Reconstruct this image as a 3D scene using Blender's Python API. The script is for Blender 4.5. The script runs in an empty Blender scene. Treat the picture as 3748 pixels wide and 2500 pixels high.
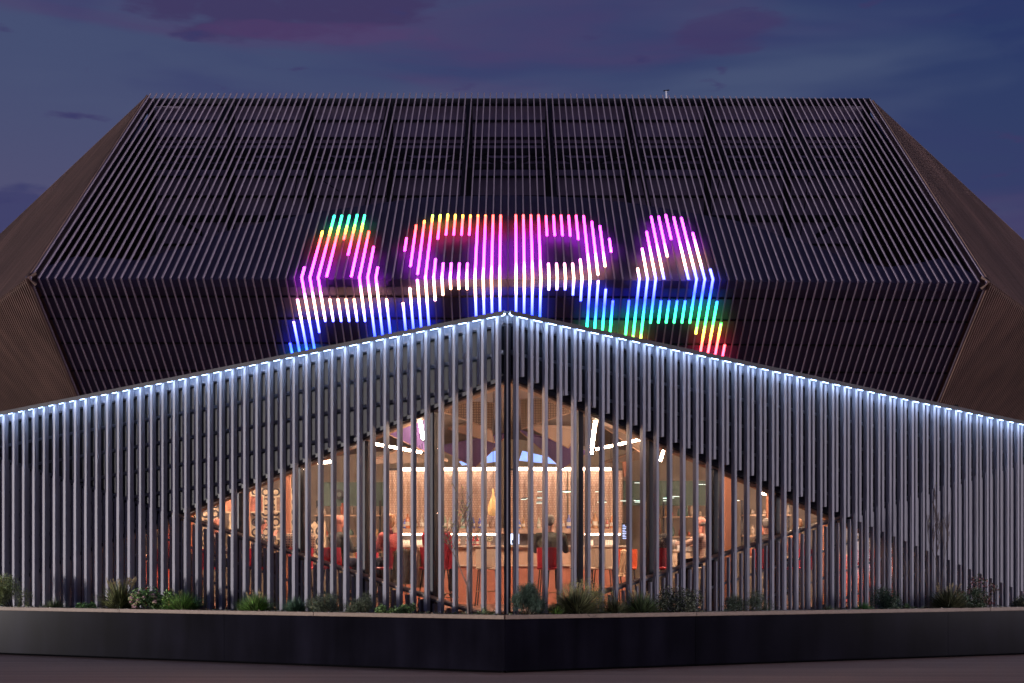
import bpy, math, random
from mathutils import Vector, Matrix
random.seed(7)
R = math.radians
S = bpy.context.scene
COL = S.collection

# ------------------------------------------------------------------ camera, world, sun, exposure
F = 5500.0; CX = 1874.0; HY = 2083.0; EYE = 1.6          # focal length, axis and horizon in pixels of the photograph
cam = bpy.data.cameras.new('camera'); camo = bpy.data.objects.new('camera', cam); COL.objects.link(camo)
camo.location = (0, 0, EYE); camo.rotation_euler = (R(90), 0, 0)
cam.sensor_width = 36; cam.lens = F/3748*36; cam.shift_y = (HY-1250)/3748; cam.clip_start = .1; cam.clip_end = 2000
S.camera = camo
S.view_settings.view_transform = 'Standard'; S.view_settings.look = 'None'
S.view_settings.exposure = 0.0; S.view_settings.gamma = 1.0
SUN_EL, SUN_AZ = 1.3, -80.0
sun = bpy.data.lights.new('sun', 'SUN'); sun.energy = 3.3; sun.angle = R(2.5); sun.color = (1, .92, .90)
suno = bpy.data.objects.new('sun', sun); COL.objects.link(suno)
sd = Vector((math.sin(R(SUN_AZ))*math.cos(R(SUN_EL)), -math.cos(R(SUN_AZ))*math.cos(R(SUN_EL)), math.sin(R(SUN_EL))))
suno.rotation_euler = sd.to_track_quat('Z', 'Y').to_euler(); suno.location = (5, -20, 8)
S.cycles.max_bounces = 6; S.cycles.transparent_max_bounces = 24; S.cycles.sample_clamp_indirect = 4
S.cycles.use_denoising = True

def world():
    w = bpy.data.worlds.new('World'); S.world = w; w.use_nodes = True
    nt = w.node_tree; N = nt.nodes; L = nt.links; N.clear()
    out = N.new('ShaderNodeOutputWorld'); bg = N.new('ShaderNodeBackground'); bg.inputs['Strength'].default_value = 1
    tc = N.new('ShaderNodeTexCoord'); sep = N.new('ShaderNodeSeparateXYZ'); L.new(tc.outputs['Generated'], sep.inputs[0])
    sky = N.new('ShaderNodeTexSky'); sky.sky_type = 'NISHITA'; sky.sun_disc = False
    sky.sun_elevation = R(SUN_EL); sky.sun_rotation = R(180-SUN_AZ)
    def math_(op, a, b=None, clamp=False):
        m = N.new('ShaderNodeMath'); m.operation = op; m.use_clamp = clamp
        for i, v in enumerate((a, b)):
            if v is None: continue
            if isinstance(v, (int, float)): m.inputs[i].default_value = v
            else: L.new(v, m.inputs[i])
        return m.outputs[0]
    def mix(f, a, b, t='MIX'):
        m = N.new('ShaderNodeMix'); m.data_type = 'RGBA'; m.blend_type = t
        if isinstance(f, (int, float)): m.inputs[0].default_value = f
        else: L.new(f, m.inputs[0])
        for i, v in ((6, a), (7, b)):
            if isinstance(v, tuple): m.inputs[i].default_value = (*v, 1)
            else: L.new(v, m.inputs[i])
        return m.outputs[2]
    def sm(v, lo, hi):
        m = N.new('ShaderNodeMapRange'); m.interpolation_type = 'SMOOTHSTEP'; L.new(v, m.inputs[0])
        m.inputs[1].default_value = lo; m.inputs[2].default_value = hi; return m.outputs[0]
    x, z = sep.outputs[0], sep.outputs[2]
    def noise(sx, sy, sz, scale, det=4, rot=0, off=0, dist=0.0):
        mp = N.new('ShaderNodeMapping'); L.new(tc.outputs['Generated'], mp.inputs[0]); mp.inputs['Scale'].default_value = (sx, sy, sz)
        mp.inputs['Rotation'].default_value = (0, rot, 0); mp.inputs['Location'].default_value = (off, off*1.7, off*.6)
        n = N.new('ShaderNodeTexNoise'); n.inputs['Scale'].default_value = scale; n.inputs['Detail'].default_value = det
        n.inputs['Distortion'].default_value = dist
        L.new(mp.outputs[0], n.inputs['Vector']); return n.outputs[0]
    base = mix(sm(x, -.33, .35), (.058, .076, .165), (.025, .043, .130))
    low = mix(sm(x, -.1, .34), (.090, .080, .165), (.040, .052, .130))
    c = mix(sm(z, .33, .16), base, low)
    # broad soft bands
    n1 = noise(1.5, 1.5, 7, 2.0, 4, .18, 0, .6)
    c = mix(math_('MULTIPLY', sm(n1, .45, .66), .62), c, (.034, .040, .135))
    n2 = noise(1.2, 1.2, 9, 2.6, 5, -.16, 3.3, .5)
    c = mix(math_('MULTIPLY', sm(n2, .50, .70), .55), c, (.075, .045, .135))
    n5 = noise(1.0, 1.0, 6, 3.2, 3, .1, 8.3, .3)
    c = mix(math_('MULTIPLY', sm(n5, .50, .72), .4), c, (.095, .125, .215))
    n3 = noise(4, 4, 14, 6, 10, -.08, 1.1, .15)
    def blob(cx, cz, rx, rz):
        a = math_('POWER', math_('DIVIDE', math_('SUBTRACT', x, cx), rx), 2)
        b = math_('POWER', math_('DIVIDE', math_('SUBTRACT', z, cz), rz), 2)
        return math_('SUBTRACT', 1, math_('ADD', a, b), True)
    def cloud(cx, cz, rx, rz, col, k, thr=.0):
        global_m = math_('MULTIPLY', sm(math_('ADD', blob(cx, cz, rx, rz), math_('MULTIPLY', math_('SUBTRACT', n3, .5), 2.3)), .25+thr, .80+thr), k)
        return mix(global_m, c, col)
    c = cloud(-.150, .352, .13, .030, (.048, .036, .112), .85)
    c = cloud(-.110, .334, .10, .008, (.090, .045, .140), .4)
    c = cloud(.137, .333, .050, .014, (.052, .036, .118), .60)
    c = cloud(-.29, .215, .07, .028, (.042, .045, .135), .8)
    c = cloud(.33, .345, .08, .05, (.022, .036, .125), .6)
    # the rest of the sky dome: dimmer, bluish, warm fill glow added low behind the camera
    up = sm(z, .42, .75)
    c = mix(up, c, (.014, .015, .040))
    hz = math_('MULTIPLY', sm(z, .13, .03), sm(sep.outputs[1], .1, -.7))
    c = mix(math_('MULTIPLY', hz, .9), c, (.24, .18, .19))
    # bright glow patch added low on the right to light the facade fins
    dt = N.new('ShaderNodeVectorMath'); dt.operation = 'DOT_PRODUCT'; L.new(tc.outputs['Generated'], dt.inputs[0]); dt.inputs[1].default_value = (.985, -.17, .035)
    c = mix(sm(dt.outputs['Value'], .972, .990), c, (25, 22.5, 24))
    nis = mix(1.0, sky.outputs[0], (.0025, .0025, .004), 'MULTIPLY')
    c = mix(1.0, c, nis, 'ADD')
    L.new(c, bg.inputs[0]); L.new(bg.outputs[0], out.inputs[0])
world()

# ------------------------------------------------------------------ helpers
def tag(o, label=None, cat=None, group=None, kind=None):
    if label: o['label'] = label
    if cat: o['category'] = cat
    if group: o['group'] = group
    if kind: o['kind'] = kind
    return o
def empty(name, loc=(0, 0, 0), rz=0, label=None, cat=None, group=None, parent=None):
    o = bpy.data.objects.new(name, None); COL.objects.link(o); o.location = loc; o.rotation_euler = (0, 0, rz); o.empty_display_size = .1
    if parent: o.parent = parent
    return tag(o, label, cat, group)
class MB:
    def __init__(s): s.v = []; s.f = []; s.m = []; s.c = []; s.smooth = False
    def add(s, vs, fs, mi=0):
        n = len(s.v); s.v += [tuple(v) for v in vs]; s.f += [tuple(i+n for i in f) for f in fs]; s.m += [mi]*len(fs)
    def hexa(s, p, mi=0):     # 8 points: bottom 4 (ccw), top 4
        s.add(p, [(3, 2, 1, 0), (4, 5, 6, 7), (0, 1, 5, 4), (1, 2, 6, 5), (2, 3, 7, 6), (3, 0, 4, 7)], mi)
    def box(s, x0, y0, z0, x1, y1, z1, mi=0):
        s.hexa([(x0, y0, z0), (x1, y0, z0), (x1, y1, z0), (x0, y1, z0), (x0, y0, z1), (x1, y0, z1), (x1, y1, z1), (x0, y1, z1)], mi)
    def bar(s, a, b, u, v, mi=0):   # box along a-b with half-extents u, v (vectors)
        a, b, u, v = Vector(a), Vector(b), Vector(u), Vector(v)
        s.hexa([a-u-v, a+u-v, a+u+v, a-u+v, b-u-v, b+u-v, b+u+v, b-u+v], mi)
    def rod(s, a, b, r0, r1=None, n=6, mi=0, caps=True):
        a, b = Vector(a), Vector(b); r1 = r0 if r1 is None else r1; d = (b-a)
        if d.length < 1e-6: return
        d.normalize(); u = d.orthogonal().normalized(); w = d.cross(u)
        vs = [a+(u*math.cos(t)+w*math.sin(t))*r0 for t in [2*math.pi*i/n for i in range(n)]]
        vs += [b+(u*math.cos(t)+w*math.sin(t))*r1 for t in [2*math.pi*i/n for i in range(n)]]
        fs = [(i, (i+1) % n, n+(i+1) % n, n+i) for i in range(n)]
        if caps: fs += [tuple(range(n))[::-1], tuple(range(n, 2*n))]
        s.add(vs, fs, mi)
    def ell(s, c, rx, ry, rz, nu=14, nv=9, rot=None, mi=0):
        c = Vector(c); vs = [Vector((0, 0, -1))]
        for j in range(1, nv):
            p = -math.pi/2+math.pi*j/nv
            for i in range(nu):
                t = 2*math.pi*i/nu; vs.append(Vector((math.cos(p)*math.cos(t), math.cos(p)*math.sin(t), math.sin(p))))
        vs.append(Vector((0, 0, 1))); M = rot if rot is not None else Matrix.Identity(3)
        vs = [c+M@Vector((v.x*rx, v.y*ry, v.z*rz)) for v in vs]
        fs = [(0, 1+(i+1) % nu, 1+i) for i in range(nu)]
        for j in range(nv-2):
            for i in range(nu):
                a = 1+j*nu+i; b = 1+j*nu+(i+1) % nu; fs.append((a, b, b+nu, a+nu))
        k = 1+(nv-2)*nu; fs += [(k+i, k+(i+1) % nu, len(vs)-1) for i in range(nu)]
        s.add(vs, fs, mi)
    def caps(s, a, b, r0, r1, n=12, mi=0):   # closed tapered capsule
        a, b = Vector(a), Vector(b); d = b-a; L = d.length
        if L < 1e-5: s.ell(a, r0, r0, r0); return
        d.normalize(); u = d.orthogonal().normalized(); w = d.cross(u)
        rings = []
        for k in range(1, 4):
            t = math.pi/2*(1-k/3.); rings.append((a-d*r0*math.sin(t), r0*math.cos(t)))
        for k in range(0, 3):
            t = math.pi/2*(k/3.); rings.append((b+d*r1*math.sin(t), r1*math.cos(t)))
        vs = [a-d*r0]
        for c, r in rings: vs += [c+(u*math.cos(2*math.pi*i/n)+w*math.sin(2*math.pi*i/n))*r for i in range(n)]
        vs.append(b+d*r1); m = len(rings); fs = [(0, 1+(i+1) % n, 1+i) for i in range(n)]
        for j in range(m-1):
            for i in range(n):
                p = 1+j*n+i; q = 1+j*n+(i+1) % n; fs.append((p, q, q+n, p+n))
        k = 1+(m-1)*n; fs += [(k+i, k+(i+1) % n, len(vs)-1) for i in range(n)]
        s.add(vs, fs, mi)
    def lathe(s, c, prof, n=16, mi=0):     # prof [(r,z)...], closed by caps
        c = Vector(c); vs = []
        for r, z in prof: vs += [c+Vector((r*math.cos(2*math.pi*i/n), r*math.sin(2*math.pi*i/n), z)) for i in range(n)]
        fs = [(j*n+i, j*n+(i+1) % n, (j+1)*n+(i+1) % n, (j+1)*n+i) for j in range(len(prof)-1) for i in range(n)]
        fs += [tuple(range(n))[::-1], tuple((len(prof)-1)*n+i for i in range(n))]
        s.add(vs, fs, mi)
    def prism(s, poly, off, mi=0):    # polygon of 3D points extruded by vector off
        off = Vector(off); n = len(poly); a = [Vector(p) for p in poly]; b = [p+off for p in a]
        s.add(a+b, [tuple(range(n)), tuple(range(2*n-1, n-1, -1))]+[(i, n+i, n+(i+1) % n, (i+1) % n) for i in range(n)], mi)
    def build(s, name, mats, parent=None, smooth=False, bevel=0):
        me = bpy.data.meshes.new(name); me.from_pydata(s.v, [], s.f)
        for m in (mats if isinstance(mats, (list, tuple)) else [mats]): me.materials.append(m)
        me.polygons.foreach_set('material_index', s.m)
        if smooth: me.polygons.foreach_set('use_smooth', [True]*len(s.f))
        me.update(); o = bpy.data.objects.new(name, me); COL.objects.link(o)
        if parent: o.parent = parent
        if bevel:
            b = o.modifiers.new('bevel', 'BEVEL'); b.width = bevel; b.segments = 1; b.limit_method = 'ANGLE'
        return o

def P(px, py, Y): return Vector(((px-CX)*Y/F, Y, EYE+(HY-py)*Y/F))
def zat(py, Y): return EYE+(HY-py)*Y/F

# ------------------------------------------------------------------ materials
MATS = {}
def mat(name, col=(.5, .5, .5), rough=.6, metal=0, emit=None, estr=0, noise=None, grain=None, rnd=0, spec=.5, bump=0, trans=0, alpha=None):
    """noise=(scale, amount) mottles the colour; grain=(sx,sy,sz,amount) streaks; rnd= per-object brightness spread"""
    if name in MATS: return MATS[name]
    m = bpy.data.materials.new(name); m.use_nodes = True; N = m.node_tree.nodes; L = m.node_tree.links
    b = N['Principled BSDF']; b.inputs['Base Color'].default_value = (*col, 1); b.inputs['Roughness'].default_value = rough
    b.inputs['Metallic'].default_value = metal; b.inputs['Specular IOR Level'].default_value = spec
    if emit: b.inputs['Emission Color'].default_value = (*emit, 1); b.inputs['Emission Strength'].default_value = estr
    if trans: b.inputs['Transmission Weight'].default_value = trans
    fac = None
    def mul(a, bb):
        q = N.new('ShaderNodeMath'); q.operation = 'MULTIPLY'
        for i, v in enumerate((a, bb)):
            if isinstance(v, (int, float)): q.inputs[i].default_value = v
            else: L.new(v, q.inputs[i])
        return q.outputs[0]
    tc = N.new('ShaderNodeTexCoord')
    def nz(scale3, sc, det, lo, hi):
        mp = N.new('ShaderNodeMapping'); mp.inputs['Scale'].default_value = scale3; L.new(tc.outputs['Object'], mp.inputs[0])
        n = N.new('ShaderNodeTexNoise'); n.inputs['Scale'].default_value = sc; n.inputs['Detail'].default_value = det; L.new(mp.outputs[0], n.inputs['Vector'])
        r = N.new('ShaderNodeMapRange'); L.new(n.outputs[0], r.inputs[0]); r.inputs[1].default_value = .25; r.inputs[2].default_value = .75
        r.inputs[3].default_value = lo; r.inputs[4].default_value = hi; return r.outputs[0], n.outputs[0]
    nb = None
    if noise: fac, nb = nz((1, 1, 1), noise[0], 6, 1-noise[1], 1+noise[1])
    if grain:
        g, nb = nz(grain[:3], 1.0, 5, 1-grain[3], 1+grain[3]); fac = g if fac is None else mul(fac, g)
    if rnd:
        oi = N.new('ShaderNodeObjectInfo'); r = N.new('ShaderNodeMapRange'); L.new(oi.outputs['Random'], r.inputs[0])
        r.inputs[3].default_value = 1-rnd; r.inputs[4].default_value = 1+rnd; fac = r.outputs[0] if fac is None else mul(fac, r.outputs[0])
    if fac is not None:
        v = N.new('ShaderNodeVectorMath'); v.operation = 'SCALE'; v.inputs[0].default_value = col; L.new(fac, v.inputs['Scale'])
        L.new(v.outputs[0], b.inputs['Base Color'])
    if bump and nb is not None:
        bp = N.new('ShaderNodeBump'); bp.inputs['Strength'].default_value = bump; bp.inputs['Distance'].default_value = .01; L.new(nb, bp.inputs['Height'])
        L.new(bp.outputs[0], b.inputs['Normal'])
    MATS[name] = m; return m

M_fin = mat('painted_timber_fin', (.270, .262, .315), .6, grain=(45, 45, 1.6, .22), rnd=.16, bump=.15)
M_batten = mat('painted_timber_batten', (.235, .228, .28), .6, grain=(45, 45, 1.6, .16), rnd=.08)
M_rail = mat('painted_rail', (.13, .13, .17), .6)
M_dark = mat('dark_cladding', (.008, .009, .016), .6, noise=(2, .3))
M_capm = mat('parapet_metal', (.055, .052, .065), .7, metal=0, noise=(1.2, .2))
M_slat = mat('arena_slat_timber', (.345, .28, .365), .6, grain=(6, 2, 2, .12), rnd=.05)
M_side = mat('arena_side_timber', (.165, .100, .085), .6, grain=(.9, .9, .12, .35), noise=(.10, .3))
M_sideb = mat('arena_side_backing', (.135, .086, .072), .7)
M_back = mat('arena_backing', (.085, .080, .165), .55, noise=(.5, .15))
M_wall = mat('arena_inner_wall', (.42, .34, .50), .7, noise=(.4, .12))
M_steel = mat('arena_dark_steel', (.010, .009, .018), .6)
M_road = mat('asphalt', (.27, .15, .125), .8, noise=(26, .18), grain=(.12, 2.2, 1, .28), bump=.2)
M_plant = mat('planter_steel', (.007, .0065, .012), .14, noise=(.9, .45), grain=(2.5, 2.5, .35, .45), rnd=.1, spec=.04)
M_cap = mat('planter_cap_timber', (.25, .17, .125), .6, grain=(1.5, 30, 30, .25))
M_stud = mat('planter_stud', (.7, .65, .6), .25, metal=1)
M_soil = mat('soil', (.035, .025, .02), .9, noise=(8, .4))
M_matte = mat('matte_black', (.004, .004, .005), 1.0, spec=0)
M_black = mat('black_metal', (.012, .012, .016), .45)
M_frame = mat('window_frame', (.022, .020, .030), .45)
M_orange = mat('glulam_timber', (.62, .27, .15), .5, grain=(14, 14, 1.2, .16))
M_trim = mat('head_timber', (.42, .27, .19), .55, grain=(3, 3, 20, .2))
M_ledw = mat('cool_led', (.8, .85, 1), .5, emit=(.48, .69, 1), estr=46)
M_ledy = mat('warm_led', (1, .85, .7), .5, emit=(1, .70, .46), estr=110)
M_ledy2 = mat('warm_led_soft', (1, .85, .7), .5, emit=(1, .76, .52), estr=30)
M_ledfill = mat('hidden_fill_led', (1, .85, .7), .5, emit=(1, .68, .48), estr=360)
M_ledy3 = mat('curtain_led', (1, .85, .7), .5, emit=(1, .76, .56), estr=24)
M_ledw2 = mat('rear_fill_led', (.8, .85, 1), .5, emit=(.40, .60, 1), estr=9)
M_blue = mat('blue_light_panel', (.2, .4, 1), .5, emit=(.28, .45, 1), estr=1.6)
M_red = mat('red_shell', (.55, .03, .05), .4, rnd=.1)

def glass_mat():
    m = bpy.data.materials.new('window_glass'); m.use_nodes = True; N = m.node_tree.nodes; L = m.node_tree.links; N.clear()
    o = N.new('ShaderNodeOutputMaterial'); mx = N.new('ShaderNodeMixShader'); t = N.new('ShaderNodeBsdfTransparent'); g = N.new('ShaderNodeBsdfGlossy')
    t.inputs[0].default_value = (.9, .9, .92, 1); g.inputs['Roughness'].default_value = .02; fr = N.new('ShaderNodeFresnel'); fr.inputs[0].default_value = 1.5
    L.new(fr.outputs[0], mx.inputs[0]); L.new(t.outputs[0], mx.inputs[1]); L.new(g.outputs[0], mx.inputs[2]); L.new(mx.outputs[0], o.inputs[0]); return m
M_glass = glass_mat()

def led_mat():
    m = bpy.data.materials.new('colour_led'); m.use_nodes = True; N = m.node_tree.nodes; L = m.node_tree.links; N.clear()
    o = N.new('ShaderNodeOutputMaterial'); e = N.new('ShaderNodeEmission'); a = N.new('ShaderNodeAttribute'); a.attribute_name = 'Col'
    L.new(a.outputs['Color'], e.inputs[0]); e.inputs[1].default_value = 13.0; L.new(e.outputs[0], o.inputs[0]); return m
M_led = led_mat()

# ------------------------------------------------------------------ ground
g = MB(); g.box(-300, -60, -.5, 300, 400, 0); road = g.build('road', M_road); tag(road, 'reddish brown asphalt road in front of the black planter', 'road', kind='structure')

# ------------------------------------------------------------------ the arena behind
ZW = 55.0; HW = (HY-1016)*ZW/F                       # waist
ZT = ZW*1.329; HT = (HY-347)*ZT/F                    # ridge
ZB = ZW*1.15; HB = (HY-1575)*ZB/F                     # lower end, hidden by the foyer
PITCH = 30.2*ZW/F; XC = (1859-CX)*ZW/F
KR, KL = .048, .003
def warp(p):                                          # the two halves of the front are turned very slightly away
    x, y, z = p; k = KR if x > XC else KL
    return Vector((x, y+abs(x-XC)*k, z))
sU = (HT-HW)/(ZT-ZW); nU = Vector((0, -(HT-HW), ZT-ZW)).normalized()       # outward normals of the two tilted front planes
nL = Vector((0, -(HW-HB), -(ZB-ZW))).normalized()
def on_plane(px_y, upper):                             # depth and height where a pixel row meets the slat plane
    h = (HY-px_y)/F
    if upper: s = sU
    else: s = (HB-HW)/(ZB-ZW)
    Y = (HW-ZW*s)/(h-s)
    return Y, h*Y+EYE
arena = empty('arena_building', (0, ZW, 0), 0, 'huge faceted dark arena with slatted roof rising behind the lit foyer', 'building')
arena_inv = Vector((0, ZW, 0))
def apart(mb, name, m, **k):
    mb.v = [tuple(Vector(v)-arena_inv) for v in mb.v]
    return mb.build(name, m, arena, **k)
def mitre(d):                                         # waist point of both planes when each is set back by d
    a, b, c, e = nU.y, nU.z, nL.y, nL.z; det = a*e-b*c
    return Vector((0, (-d*e+d*b)/det, (-a*d+c*d)/det))
W_, D_ = .050, .085                                    # slat width and depth
def slat_mesh(mb, x, mi=0):
    hw = W_/2
    for (Ya, Za), (Yb, Zb), n, ex0, ex1 in (((ZW, HW+EYE), (ZT, HT+EYE), nU, 0, .35), ((ZB, HB+EYE), (ZW, HW+EYE), nL, 0, 0)):
        a = Vector((x, Ya, Za)); b = Vector((x, Yb, Zb)); d = (b-a).normalized(); b = b+d*ex1
        ia = a+(mitre(D_) if n is nU else -n*D_); ib = b+(mitre(D_) if n is nL else -n*D_); h_ = Vector((hw, 0, 0))
        q = [a-h_, a+h_, ia+h_, ia-h_]; r = [b-h_, b+h_, ib+h_, ib-h_]
        mb.hexa([warp(v) for v in q+r], mi)
NL, NR = 58, 59
allx = [(abs(k), k) for k in range(-NL, NR+1)]
allx.sort()
outer = MB()
for rank, (_, k) in enumerate(allx):
    x = XC+k*PITCH
    if rank < 98:
        mb = MB(); slat_mesh(mb, x); apart(mb, 'roof_slat', M_slat)
    else: slat_mesh(outer, x)
o = apart(outer, 'outer_roof_slats', M_slat); o['kind'] = 'stuff'
XL = XC-(NL+.35)*PITCH; XR = XC+(NR+.35)*PITCH
# side faces: slatted boards running parallel to the front edges
sidelen = 60
for sgn, X0, nm in ((-1, XL, 'side_cladding'), (1, XR, 'side_cladding')):
    s = Vector((sgn*.5, .866, 0)); Wp = warp((X0, ZW, HW+EYE)); Tp = warp((X0, ZT, HT+EYE)); Bp = warp((X0, ZB, HB+EYE))
    mb = MB(); dep = s.cross(Vector((0, 0, 1))).normalized()*.0
    for (a, b) in ((Wp, Tp), (Bp, Wp)):
        nrm = (b-a).cross(s).normalized()
        if nrm.dot(Vector((sgn, -.6, 0))) < 0: nrm = -nrm
        inn = -nrm*.10
        mb.prism([a+inn, a+s*sidelen+inn, b+s*sidelen+inn, b+inn], -nrm*.3, 1)
        k = 0
        while k*PITCH < sidelen-1:
            p = a+s*(k*PITCH); q = b+s*(k*PITCH); ww = s*W_*.9
            mb.hexa([p-ww, p+ww, p+ww+inn, p-ww+inn, q-ww, q+ww, q+ww+inn, q-ww+inn]); k += 1
    apart(mb, nm, [M_side, M_sideb])
# corner edge bars
for X0 in (XL, XR):
    mb = MB()
    for a, b in (((X0, ZW, HW+EYE), (X0, ZT, HT+EYE)), ((X0, ZB, HB+EYE), (X0, ZW, HW+EYE))):
        a, b = warp(a), warp(b); mb.bar(a, b, (.03, 0, 0), (0, .03, .03))
    apart(mb, 'corner_trim', M_side)
# lower dark backing behind the slats
mb = MB(); off = .22
def bk(x, Y, Z, n, d=off): return warp(Vector((x, Y, Z))-n*d)
XLi, XRi = XL+.05, XR-.05
wl = [(XLi, XC), (XC, XRi)]
for xa, xb in wl:
    mb.prism([bk(xa, ZB, HB+EYE, nL), bk(xb, ZB, HB+EYE, nL), warp(Vector((xb, ZW, HW+EYE))+mitre(off)), warp(Vector((xa, ZW, HW+EYE))+mitre(off))], Vector((0, .25, .1)))
apart(mb, 'lower_facade_panel', M_back)
# seams: thin horizontal joints on the lower panel
mb = MB()
for yy in (1100, 1180, 1270, 1370):
    Y, Z = on_plane(yy, False)
    for xa, xb in wl:
        a = bk(xa, Y, Z, nL, off-.03); b = bk(xb, Y, Z, nL, off-.03); mb.bar(a, b, (0, .03, 0), (0, 0, .035))
apart(mb, 'panel_joint', M_steel)
# dark inner roof sheet under the upper slats, uneven top outline
outl = [(88, 990), (163, 955), (271, 917), (420, 925), (510, 933), (569, 911), (759, 862), (802, 832), (920, 804), (1134, 760), (1384, 725), (1568, 702), (1859, 696),
        (2150, 702), (2340, 722), (2560, 756), (2728, 784), (2860, 830), (2977, 862), (3140, 922), (3270, 944), (3380, 930), (3476, 906), (3560, 950), (3640, 1000)]
mb = MB()
def up_pt(px, py, d):
    h = (HY-py)/F; Zo = HW-ZW*sU; Y = Zo/(h-sU); p = Vector(((px-CX)*Y/F, Y, h*Y+EYE)); return warp(p-nU*d)
for i in range(len(outl)-1):
    (xa, ya), (xb, yb) = outl[i], outl[i+1]
    a = up_pt(xa, ya, off); b = up_pt(xb, yb, off)
    a0 = warp(Vector((max(XLi, (xa-CX)*ZW/F), ZW, HW+EYE))+mitre(off)); b0 = warp(Vector((min(XRi, (xb-CX)*ZW/F), ZW, HW+EYE))+mitre(off))
    mb.prism([a0, b0, b, a], -nU*.3)
apart(mb, 'inner_roof', M_back)
# inner wall of the auditorium and its joints, columns, rafters, trusses
ZI = ZT+.6
def ipx(px, y): return (px-CX)*ZI/F
wl0, wr0 = ipx(550, 0), ipx(3182, 0)
mb = MB(); mb.box(wl0, ZI+1.2, 8, wr0, ZI+1.5, EYE+HT+.3)
for sgn, X0 in ((-1, wl0), (1, wr0)):
    a = Vector((X0, ZI+1.3, 8)); b = a+Vector((sgn*.5, .866, 0))*26; t = Vector((0, 0, EYE+HT-8.1))
    mb.prism([a, b, b+t, a+t], (0, .3, 0))
apart(mb, 'inner_wall', M_wall)
mb = MB(); zi = lambda py: zat(py, ZI)
for py, hh in ((418, .05), (482, .05), (625, .04), (560, .05), (699, .05), (781, .16), (878, .05)):
    mb.box(wl0, ZI+1.05, zi(py)-hh, wr0, ZI+1.19, zi(py)+hh)
    for sgn, X0 in ((-1, wl0), (1, wr0)):
        a = Vector((X0, ZI+1.15, zi(py))); b = a+Vector((sgn*.5, .866, 0))*24; mb.bar(a, b, (0, .07, 0), (0, 0, hh))
apart(mb, 'wall_joint', M_steel)
mb = MB(); mb.box(wl0-.2, ZI+.55, zi(367), wr0+.2, ZI+.95, zi(347)); apart(mb, 'ridge_beam', M_steel)
cols = [545+k*292.9 for k in range(10)]
for px in cols:
    x = ipx(px, 0); mb = MB(); mb.box(x-.16, ZI+.4, 8, x+.16, ZI+.75, zi(352)); apart(mb, 'inner_column', M_steel)
for sgn, X0 in ((-1, wl0), (1, wr0)):
    for k in range(1, 7):
        p = Vector((X0, ZI, 0))+Vector((sgn*.5, .866, 0))*(k*3.4-.2)-Vector((sgn*.9, 0, 0)); mb = MB(); mb.box(p.x-.16, p.y, 8, p.x+.16, p.y+.35, zi(352)-.7); apart(mb, 'inner_column', M_steel)
for px in cols:
    x = ipx(px, 0); mb = MB(); a = warp(Vector((x, ZW+2.0, HW+EYE+2*sU))-nU*.62); b = warp(Vector((x, ZT, HT+EYE))-nU*.62)
    mb.bar(a, b, (.09, 0, 0), nU*.10); apart(mb, 'rafter', M_steel)
# truss: two chords and a zigzag
mb = MB()
ty = ZI-1.2
c0, c1 = zat(556, ty), zat(610, ty); x0, x1 = (430-CX)*ty/F, (3290-CX)*ty/F
mb.box(x0, ty-.15, c0-.14, x1, ty+.15, c0+.14); mb.box(x0, ty-.15, c1-.11, x1, ty+.15, c1+.11)
mb.box(x0, ty-.3, c0+.26, x1, ty-.18, c0+.34)
n = 20
for k in range(n):
    xa = x0+(x1-x0)*k/n; xb = x0+(x1-x0)*(k+1)/n; za, zb = (c0, c1) if k % 2 else (c1, c0); mb.bar((xa, ty, za), (xb, ty, zb), (0, .07, 0), (0, 0, .1))
apart(mb, 'truss', M_steel)
# diagonal braces near the two ends
mb = MB()
for a, b in (((1185/1.845, 250+1010/1.845), (1365/1.845, 250+1120/1.845)), ((560/1.845, 250+1070/1.845), (960/1.845, 250+1220/1.845)),
             ((2500+1075/1.8446, 250+1035/1.8446), (2500+890/1.8446, 250+1140/1.8446)), ((2500+1540/1.8446, 250+1120/1.8446), (2500+1310/1.8446, 250+1240/1.8446))):
    mb = MB(); mb.bar(P(*a, ZI-.3), P(*b, ZI-.3), (0, .1, 0), (0, 0, .12)); apart(mb, 'brace', M_steel)
mb = MB()
for a, b in (((757, 635), (800, 850)), ((680, 770), (760, 660)), ((1090, 640), (1060, 800)), ((2640, 630), (2600, 800)), ((2960, 650), (2930, 860)), ((3070, 780), (2960, 660)), ((1180, 660), (1240, 700)), ((480, 760), (520, 900)), ((3250, 780), (3200, 930))):
    mb = MB(); mb.rod(P(*a, ZI-.2), P(*b, ZI-.2), .025); apart(mb, 'bracing_cable', M_steel)
mb = MB()                                             # dark plant deck seen behind the trusses, closes the volume from below
mb.box(-19, ZW+9, 8.2, 19, ZT+2, 8.6); apart(mb, 'inner_deck', M_steel)
mb = MB(); mb.box(-18, ZB-.5, 0, 18, ZB+.2, HB+EYE+.1); apart(mb, 'base_wall', M_dark)
# small weather instrument on the ridge
ti = empty('weather_station', P(2440, 352, ZT+1.5), 0, 'tiny pale instrument mast sticking up above the right part of the arena ridge', 'instrument')
mb = MB(); mb.rod((0, 0, -.3), (-.02, 0, .25), .035); mb.build('mast', mat('pale_plastic', (.55, .55, .65), .5), ti)
mb = MB(); mb.rod((-.16, 0, .26), (.13, 0, .30), .03); mb.build('sensor_head', M_black, ti)

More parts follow.
